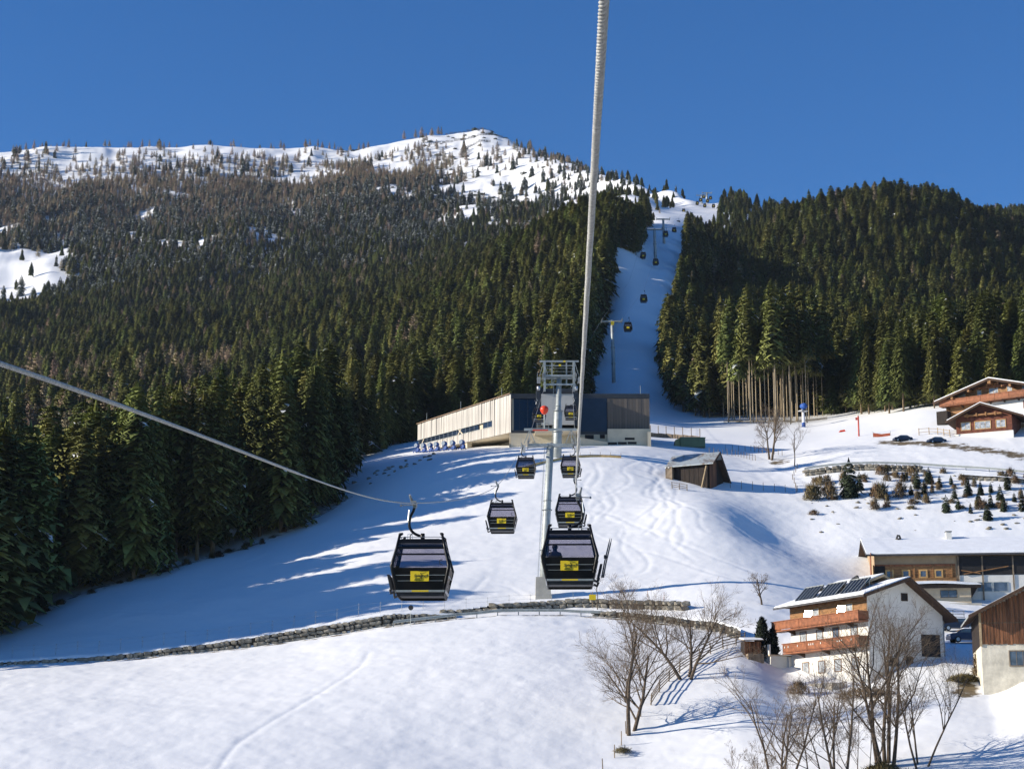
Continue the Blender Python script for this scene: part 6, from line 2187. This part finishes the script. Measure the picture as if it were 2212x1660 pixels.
bare_tree('bare_tree', gpt(1363, 1558), 11.2, 21, 'large leafless double-trunked tree alone on the snow below the wall', 2, .55, 1.05, r0=.34, low=.16, blen=1.35)
bare_tree('bare_tree', gpt(1482, 1462), 8.5, 33, 'smaller leafless tree leaning over the split-rail fence', 3, .6, .9, r0=.28, blen=1.2)
bare_tree('bare_tree', gpt(1646, 1306), 4.6, 12, 'little leafless tree left of the balconied house roof', 1, .4, .85, r0=.16, low=.3)
g1 = ground(1664, 992, 338)
bare_tree('bare_tree', g1, 8.6, 45, 'twin-trunked bare fruit tree on the snow below the tall bare trunks', 2, .6, .95, r0=.34, low=.3, blen=1.25)
bare_tree('bare_tree', ground(1716, 1004, 328), 9.0, 46, 'thin bare sapling beside the earthy bank', 1, .3, .7, r0=.11)
bare_tree('bare_tree', gpt(1290, 1316), 5.5, 47, 'slim leafless sapling in front of the road at the pylon', 1, .3, .7, r0=.07)
G3 = 'leafless trees in the lower right corner'
def low_pt(px, Y):
    p = at(px, 1640, Y)
    return Vector((p.x, p.y, gz(p.x, p.y)))
bare_tree('bare_tree', low_pt(1690, 160), 8.6, 52, 'bushy leafless tree at the bottom edge, leftmost of the lower right group', 4, .5, .74, G3, r0=.2)
bare_tree('bare_tree', low_pt(1640, 156), 4.6, 53, 'low twiggy shrub at the bottom edge beside the leftmost bare tree', 5, .7, .7, G3, r0=.07)
bare_tree('bare_tree', low_pt(1812, 160), 9.8, 54, 'leafless tree with two slim stems in the middle of the lower right group', 3, .3, .74, G3, r0=.2)
bare_tree('bare_tree', low_pt(1762, 161), 7.2, 57, 'thin pale leafless tree between the leftmost and middle bare trees', 2, .3, .8, G3, r0=.11)
bare_tree('bare_tree', low_pt(1912, 166), 13.6, 55, 'tallest leafless tree with many trunks before the white gable', 5, .36, .78, G3, r0=.27)
bare_tree('bare_tree', low_pt(1985, 165), 9.6, 56, 'leafless tree spreading to the right over the snow, rightmost of the group', 3, .6, .74, G3, r0=.16)
bare_tree('bare_tree', low_pt(1860, 163), 6.5, 58, 'low brushy leafless shrub at the foot of the many-trunked tree', 6, .7, .75, G3, r0=.07)

# brushwood, hedge and earth at the foot of things
BRUSH = foliage_mat('brushwood', (0.05, 0.035, 0.02), (0.17, 0.12, 0.06), rand=.2)
CYP = foliage_mat('cypress_needles', (0.006, 0.010, 0.006), (0.022, 0.032, 0.018), rand=.1)
def bush_mesh(name, seed, rx, ry, h, n, m, tri=.22, upright=.5, wid=.25):
    r = random.Random(seed)
    V, T, sh, sn = [], [], [], []
    for i in range(n):
        a, rr, zz = r.uniform(0, 6.28), math.sqrt(r.random()), r.random()
        k = (1 - zz * zz) ** .5 if zz < .98 else .1
        c = Vector((math.cos(a) * rr * rx * k, math.sin(a) * rr * ry * k, zz * h))
        d = Vector((r.gauss(0, 1), r.gauss(0, 1), r.gauss(upright, .6))).normalized() * tri * r.uniform(.6, 1.6)
        s = d.cross(Vector((r.gauss(0, 1), r.gauss(0, 1), r.gauss(0, 1)))).normalized() * tri * wid
        o = len(V)
        V.extend((tuple(c - s), tuple(c + d), tuple(c + s))); T.append((o, o + 1, o + 2))
        q = r.uniform(.2, 1); sh.extend((q, q, q)); sn.extend((0, 0, 0))
    return attr_mesh(name, V, T, sh, sn, m)
def bush(name, loc, mesh, label, cat, group=None, sc=1.0, part='foliage'):
    th = thing(name, loc, random.Random(int(loc[0] * 100)).uniform(0, 6), label, cat, group)
    link(part, mesh, th)
    th.scale = sc if hasattr(sc, '__len__') else (sc,) * 3
    return th
p = gpt(1648, 1424)
cy = thing('cypress_shrub', p, 0, 'dark green columnar evergreen between the shed and the terrace', 'shrub')
link('foliage', bush_mesh('cypress', 3, 1.0, 1.0, 4.6, 2600, CYP, .3, 1.6), cy)
o2 = link('foliage', bush_mesh('cypress_side', 4, .8, .8, 3.4, 1500, CYP, .3, 1.6), cy); o2.location = (1.2, .1, 0)
MB().tube([(0, 0, -.3), (0, 0, 3)], .12, 6).build('stem', BARK, cy)
hm = bush_mesh('hedge', 8, 2.8, .9, .9, 1800, BRUSH, .4, .6, .1)
bush('brush_heap', ground(2085, 1455, 193), hm, 'brown dry hedge running to the corner of the right barn', 'bush', None, (1.1, 1.0, .8))
bush('brush_heap', ground(2118, 1440, 196), bush_mesh('hedge_tall', 9, .8, .8, 2.6, 1300, BRUSH, .45, 1.0, .1), 'tall brown hedge against the white base of the right barn', 'bush')
bush('brush_heap', low_pt(1905, 163), bush_mesh('bank', 10, 3.2, 1.6, .9, 2000, BRUSH, .45, .6, .1), 'brown bramble mound at the foot of the many-trunked tree', 'bush', None, (1.1, 1, 1))
bush('brush_heap', low_pt(1960, 161), bush_mesh('bank2', 12, 2.2, 1.4, .8, 1200, BRUSH, .45, .6, .1), 'bramble mound at the bottom edge right of the many-trunked tree', 'bush')
bush('brush_heap', gpt(1345, 1592), bush_mesh('twig_heap', 11, 1.4, 1.0, .45, 500, BRUSH, .4, .3, .06), 'snowy heap of cut twigs left of the large bare tree', 'bush')
bush('brush_heap', ground(1725, 1460, 199), bush_mesh('twig_bush', 13, 1.5, .9, 1.2, 420, BRUSH, .6, 1.4, .06), 'dry shrub under the lower balcony at its left end', 'bush')
bush('brush_heap', ground(1870, 1470, 193), bush_mesh('rosebush', 14, 3.5, .9, .9, 800, BRUSH, .6, 1.3, .06), 'dry garden shrubs along the foot of the balconied house', 'bush')

# ---------------------------------------------------------------- young conifers and shrubs on the bank at right
YSP = [spruce_mesh('young_spruce_crown', 91 + k, 5, 1.3, .03, 13, .05, FOLD) for k in range(3)]
YTR = trunk_mesh('young_spruce_trunk', 5, .09, BARK)
def small_tree(px_, Y_, h, i, label, group):
    p = at(px_, 1060, Y_)
    root = thing('young_spruce', (p.x, p.y, gz(p.x, p.y) - .1), i * 1.3, label, 'spruce tree', group)
    root.scale = (h / 5 * random.Random(i).uniform(.7, 1.1), h / 5, h / 5)
    link('trunk', YTR, root); link('crown', YSP[i % 3], root)
small_tree(1836, 303, 6.2, 1, 'biggest dark young spruce on the snowy bank below the upper guardrail', 'young spruces on the bank')
small_tree(1858, 306, 3.0, 2, 'small spruce touching the right side of the biggest young spruce', 'young spruces on the bank')
r_ = random.Random(77)
k_ = 0
for px_, Y_ in [(2042, 297), (2062, 303), (2068, 298), (2091, 304), (2094, 296), (2112, 299), (2118, 304), (2138, 298), (2141, 305), (2160, 301), (2166, 296), (2176, 306), (2190, 300),
                (2205, 296), (2222, 300), (1982, 309), (1996, 306), (2008, 311), (1968, 306), (2030, 309), (2055, 310), (2130, 293)]:
    k_ += 1
    small_tree(px_, Y_ - 4, r_.uniform(1.5, 3.1), k_, 'young green spruce in the plantation right of the biggest one, below the guardrail', 'planted young spruces')
SHB = [bush_mesh('shrub', 40 + k, 1.2, 1.0, 1.5, 330, BRUSH, .7, 1.6, .07) for k in range(3)]
for i in range(60):
    px_ = r_.uniform(1745, 2225); Y_ = r_.uniform(295, 315) - (px_ - 1745) * .006
    p = at(px_, 1060, Y_)
    bush('bank_shrub', (p.x, p.y, gz(p.x, p.y) - .15), SHB[i % 3], 'leafless brown shrub on the snowy bank below the upper guardrail', 'shrub', 'shrubs on the bank', (r_.uniform(.35, 1.1), r_.uniform(.35, .9), r_.uniform(.3, 1.0)))
for i in range(6):
    px_ = [1750, 1760, 1795, 1895, 1905, 1945][i]
    p = at(px_, 1060, 303 - (i > 2) * 2)
    bush('bank_shrub', (p.x, p.y, gz(p.x, p.y) - .15), SHB[i % 3], 'larger brown shrub on the bank close to the biggest young spruce', 'shrub', 'larger shrubs on the bank', (1.2, 1.2, 1.5))
for i in range(60):
    px_ = r_.uniform(1740, 2230); Y_ = r_.uniform(288, 314) - (px_ - 1745) * .008
    p = at(px_, 1060, Y_)
    s_ = r_.uniform(.25, .8)
    o = link('boulder', STM[i % 9], None, (p.x, p.y, gz(p.x, p.y) - .05), (r_.uniform(-.3, .3), r_.uniform(-.3, .3), r_.uniform(0, 3)), (s_ * 1.4, s_, s_ * .7))
    tag(o, 'dark rock poking through the snow among the young spruces on the bank', 'boulder', 'rocks on the bank')
# rocks and tussocks where the wood meets the snow, left of the station
for i in range(26):
    px_ = r_.uniform(765, 940); t = (px_ - 765) / 175
    Y_ = 332 + t * 10 + r_.uniform(-8, 5)
    p = at(px_, 1030, Y_)
    o = link('boulder', STM[i % 9], None, (p.x, p.y, gz(p.x, p.y)), (r_.uniform(-.3, .3), r_.uniform(-.3, .3), r_.uniform(0, 3)), (r_.uniform(.5, 1.3), r_.uniform(.5, 1.0), r_.uniform(.35, .8)))
    tag(o, 'dark boulder in the snow between the left wood and the station', 'boulder', 'boulders left of the station')
for i in range(22):
    f = r_.random()
    px_ = 10 + f * 740
    Y_ = float(np.interp(px_, L_EDGE[0], L_EDGE[1])) - r_.uniform(-2, 1.5)
    p = at(px_, 1250, Y_)
    bush('edge_shrub', (p.x, p.y, gz(p.x, p.y) - .1), SHB[i % 3], 'brown undergrowth clump at the foot of the left forest edge', 'shrub', 'undergrowth on the left forest edge', (r_.uniform(.5, 1.2), r_.uniform(.4, .9), r_.uniform(.25, .6)))

# ---------------------------------------------------------------- summit: avalanche fences, cross, dwarf pines
def ava(pts, n, label):
    c = [at(*q) for q in pts]
    o = None
    for i in range(n):
        s = i / (n - 1) * (len(c) - 1)
        k = min(len(c) - 2, int(s)); p = c[k].lerp(c[k + 1], s - k)
        z = gz(p.x, p.y)
        if o is None:
            o = Vector((p.x, p.y, z)); th = thing('avalanche_fence', o, 0, label, 'avalanche fence', 'avalanche fences below the summit')
            mb = MB()
            for q in (-1.6, -.5, .5, 1.6):
                mb.bar((q, 0, -.5), (q, .9, 3.0), .18)
            for q in (.5, 1.2, 1.9, 2.6):
                mb.bar((-2.0, q * .3 - .1, q), (2.0, q * .3 - .1, q), .16)
            AVM = mb.mesh('panel', mat('rusty_steel', (.10, .075, .05), .8))
        link('panel', AVM, th, Vector((p.x, p.y, z)) - o, (0, 0, r_.uniform(-.1, .1)), r_.uniform(.9, 1.25))
ava([(965, 328, 2080), (1040, 322, 2080), (1085, 316, 2085)], 17, 'highest row of dark avalanche fences left of the summit')
ava([(930, 342, 2000), (1000, 338, 2000), (1050, 333, 2005), (1092, 327, 2010)], 24, 'long second row of dark avalanche fences below the summit')
ava([(1008, 341, 1960), (1055, 337, 1965)], 9, 'short low row of avalanche fences under the summit ridge')
pk = ground(1045, 300, 2148)
th = thing('summit_cross', pk, 0, 'small dark cross on the summit', 'cross')
MB().bar((0, 0, -1), (0, 0, 9), .5).build('post', WOODD, th)
MB().bar((-2.6, 0, 6.6), (2.6, 0, 6.6), .45).build('beam', WOODD, th)
DW = [bush_mesh('dwarf_pine', 60 + k, 2.6, 2.2, 1.8, 160, foliage_mat('dwarf_pine_needles_%d' % k, (.02, .026, .014), (.07, .075, .035)), 1.0, .3) for k in range(2)]
for px_, py_, Y_ in ((1018, 305, 2135), (1036, 301, 2146), (908, 312, 2110), (1025, 318, 2070), (1060, 326, 2080)):
    p = ground(px_, py_, Y_)
    bush('dwarf_pine', p, DW[0], 'dark dwarf pine clump near the summit', 'shrub', 'dwarf pines near the summit', 1.6)
# scattered scrub on the bare flank reads as ground cover
XS, YS = scatter(-260, 260, 1560, 2110, 13, rng1)
zz_ = height(XS, YS); pxx, pyy = pix(XS, YS, zz_)
nz_ = fbm(XS, YS, 70, 3, 77)
mk = (pxx > 700) & (pxx < 1480) & (nz_ > .05) & (rng1.random(len(XS)) < .55)
me_ = bpy.data.meshes.new('mountain_scrub')
me_.from_pydata([(a, b, c) for a, b, c in zip(XS[mk], YS[mk], zz_[mk])], [], [])
P0 = P
PTS_s = np.column_stack([XS[mk], YS[mk], zz_[mk], np.zeros(mk.sum()), rng1.uniform(.5, 1.2, mk.sum()) * 1.0, pxx[mk], pyy[mk]])
P = PTS_s
dp = [o for o in COL.objects if o.data in DW]
forest_object('mountain_scrub', np.arange(len(P)), [dp[0]], [1.0], 'low dark scrub scattered over the snowy summit flank')
P = P0

number_by_place('larger shrubs on the bank', 'larger brown shrub close to the biggest young spruce, %s')
number_by_place('planted young spruces', 'young green spruce in the plantation below the upper guardrail, %s')
# ---------------------------------------------------------------- passenger and skis in the near right cabin
def person(loc, rot):
    r"""seated figure seen from behind: one skin, jacket and cap as children"""
    th = thing('person', loc, rot, 'passenger in a dark blue jacket and cap sitting in the near right cabin', 'person')
    V = {'pel': (0, 0, .12), 'wai': (0, -.02, .32), 'che': (0, .0, .55), 'nek': (0, .02, .72), 'hea': (0, .05, .84), 'top': (0, .05, .95),
         'sl': (-.2, 0, .62), 'el': (-.27, .08, .38), 'hl': (-.2, .3, .3), 'sr': (.2, 0, .62), 'er': (.27, .08, .38), 'hr': (.2, .3, .3),
         'kl': (-.13, .45, .12), 'fl': (-.13, .47, -.32), 'tl': (-.13, .62, -.36), 'kr': (.13, .45, .12), 'fr': (.13, .47, -.32), 'tr': (.13, .62, -.36),
         'pl': (-.1, .02, .1), 'pr': (.1, .02, .1)}
    R_ = dict(pel=.16, wai=.15, che=.18, nek=.07, hea=.115, top=.08, sl=.09, el=.06, hl=.045, sr=.09, er=.06, hr=.045, kl=.075, fl=.055, tl=.045, kr=.075, fr=.055, tr=.045, pl=.11, pr=.11)
    E = [('pel', 'wai'), ('wai', 'che'), ('che', 'nek'), ('nek', 'hea'), ('hea', 'top'), ('che', 'sl'), ('sl', 'el'), ('el', 'hl'), ('che', 'sr'), ('sr', 'er'), ('er', 'hr'),
         ('pel', 'pl'), ('pl', 'kl'), ('kl', 'fl'), ('fl', 'tl'), ('pel', 'pr'), ('pr', 'kr'), ('kr', 'fr'), ('fr', 'tr')]
    ks = list(V)
    me_ = bpy.data.meshes.new('body')
    me_.from_pydata([V[k] for k in ks], [(ks.index(a), ks.index(b)) for a, b in E], [])
    o = link('body', me_, th)
    me_.materials.append(mat('navy_jacket', (.02, .03, .075), .8))
    md = o.modifiers.new('skin', 'SKIN')
    for k, sv in zip(ks, me_.skin_vertices[0].data):
        sv.radius = (R_[k], R_[k] * (.8 if k in ('pel', 'wai', 'che') else 1))
    me_.skin_vertices[0].data[0].use_root = True
    s = o.modifiers.new('sub', 'SUBSURF'); s.levels = 2; s.render_levels = 2
    MB().tube([(0, .05, .87), (0, .05, .95), (0, .05, 1.02)], [.125, .12, .05], 12).build('cap', mat('dark_cap', (.012, .014, .02), .8), th, True)
    MB().tube([(-.03, .16, .82), (-.03, .17, .80)], [.012, .008], 6).build('face_detail', mat('skin_tone', (.45, .28, .2), .6), th)
    return th
cp = CABR.location
person((cp.x - .62, cp.y - .45, cp.z - 3.1), 0.0)
sk = thing('skis', (cp.x + 1.28, cp.y - .5, cp.z - 3.45), 0, 'pair of skis standing in the rack of the near right cabin', 'skis')
for k, dx in enumerate((0, .07)):
    MB().tube([(dx, k * .05, 0), (.12 + dx, k * .05, .62), (.3 + dx, k * .05, 1.35), (.36 + dx, k * .05, 1.62)], [.035, .03, .028, .01], 5).build('ski', mat('ski_top', (.10, .10, .11), .4), sk)
MB().box((.16, 0, .85), (.12, .14, .14)).build('binding', DARKP, sk)

# ================================================================ thin mountain air
hz = MB().bb(-2300, 2300, -40, 2990, -60, 900).mesh('haze')
hm_ = bpy.data.materials.new('thin_haze')
hm_.use_nodes = True
hn = hm_.node_tree
hn.nodes.remove(hn.nodes['Principled BSDF'])
pv_ = hn.nodes.new('ShaderNodeVolumePrincipled')
pv_.inputs['Color'].default_value = (0.62, 0.76, 1.0, 1)
pv_.inputs['Density'].default_value = 0.00003
hn.links.new(pv_.outputs[0], hn.nodes['Material Output'].inputs['Volume'])
hz.materials.append(hm_)
ho = link('haze', hz)
tag(ho, 'thin bluish mountain air', 'haze', kind='stuff')
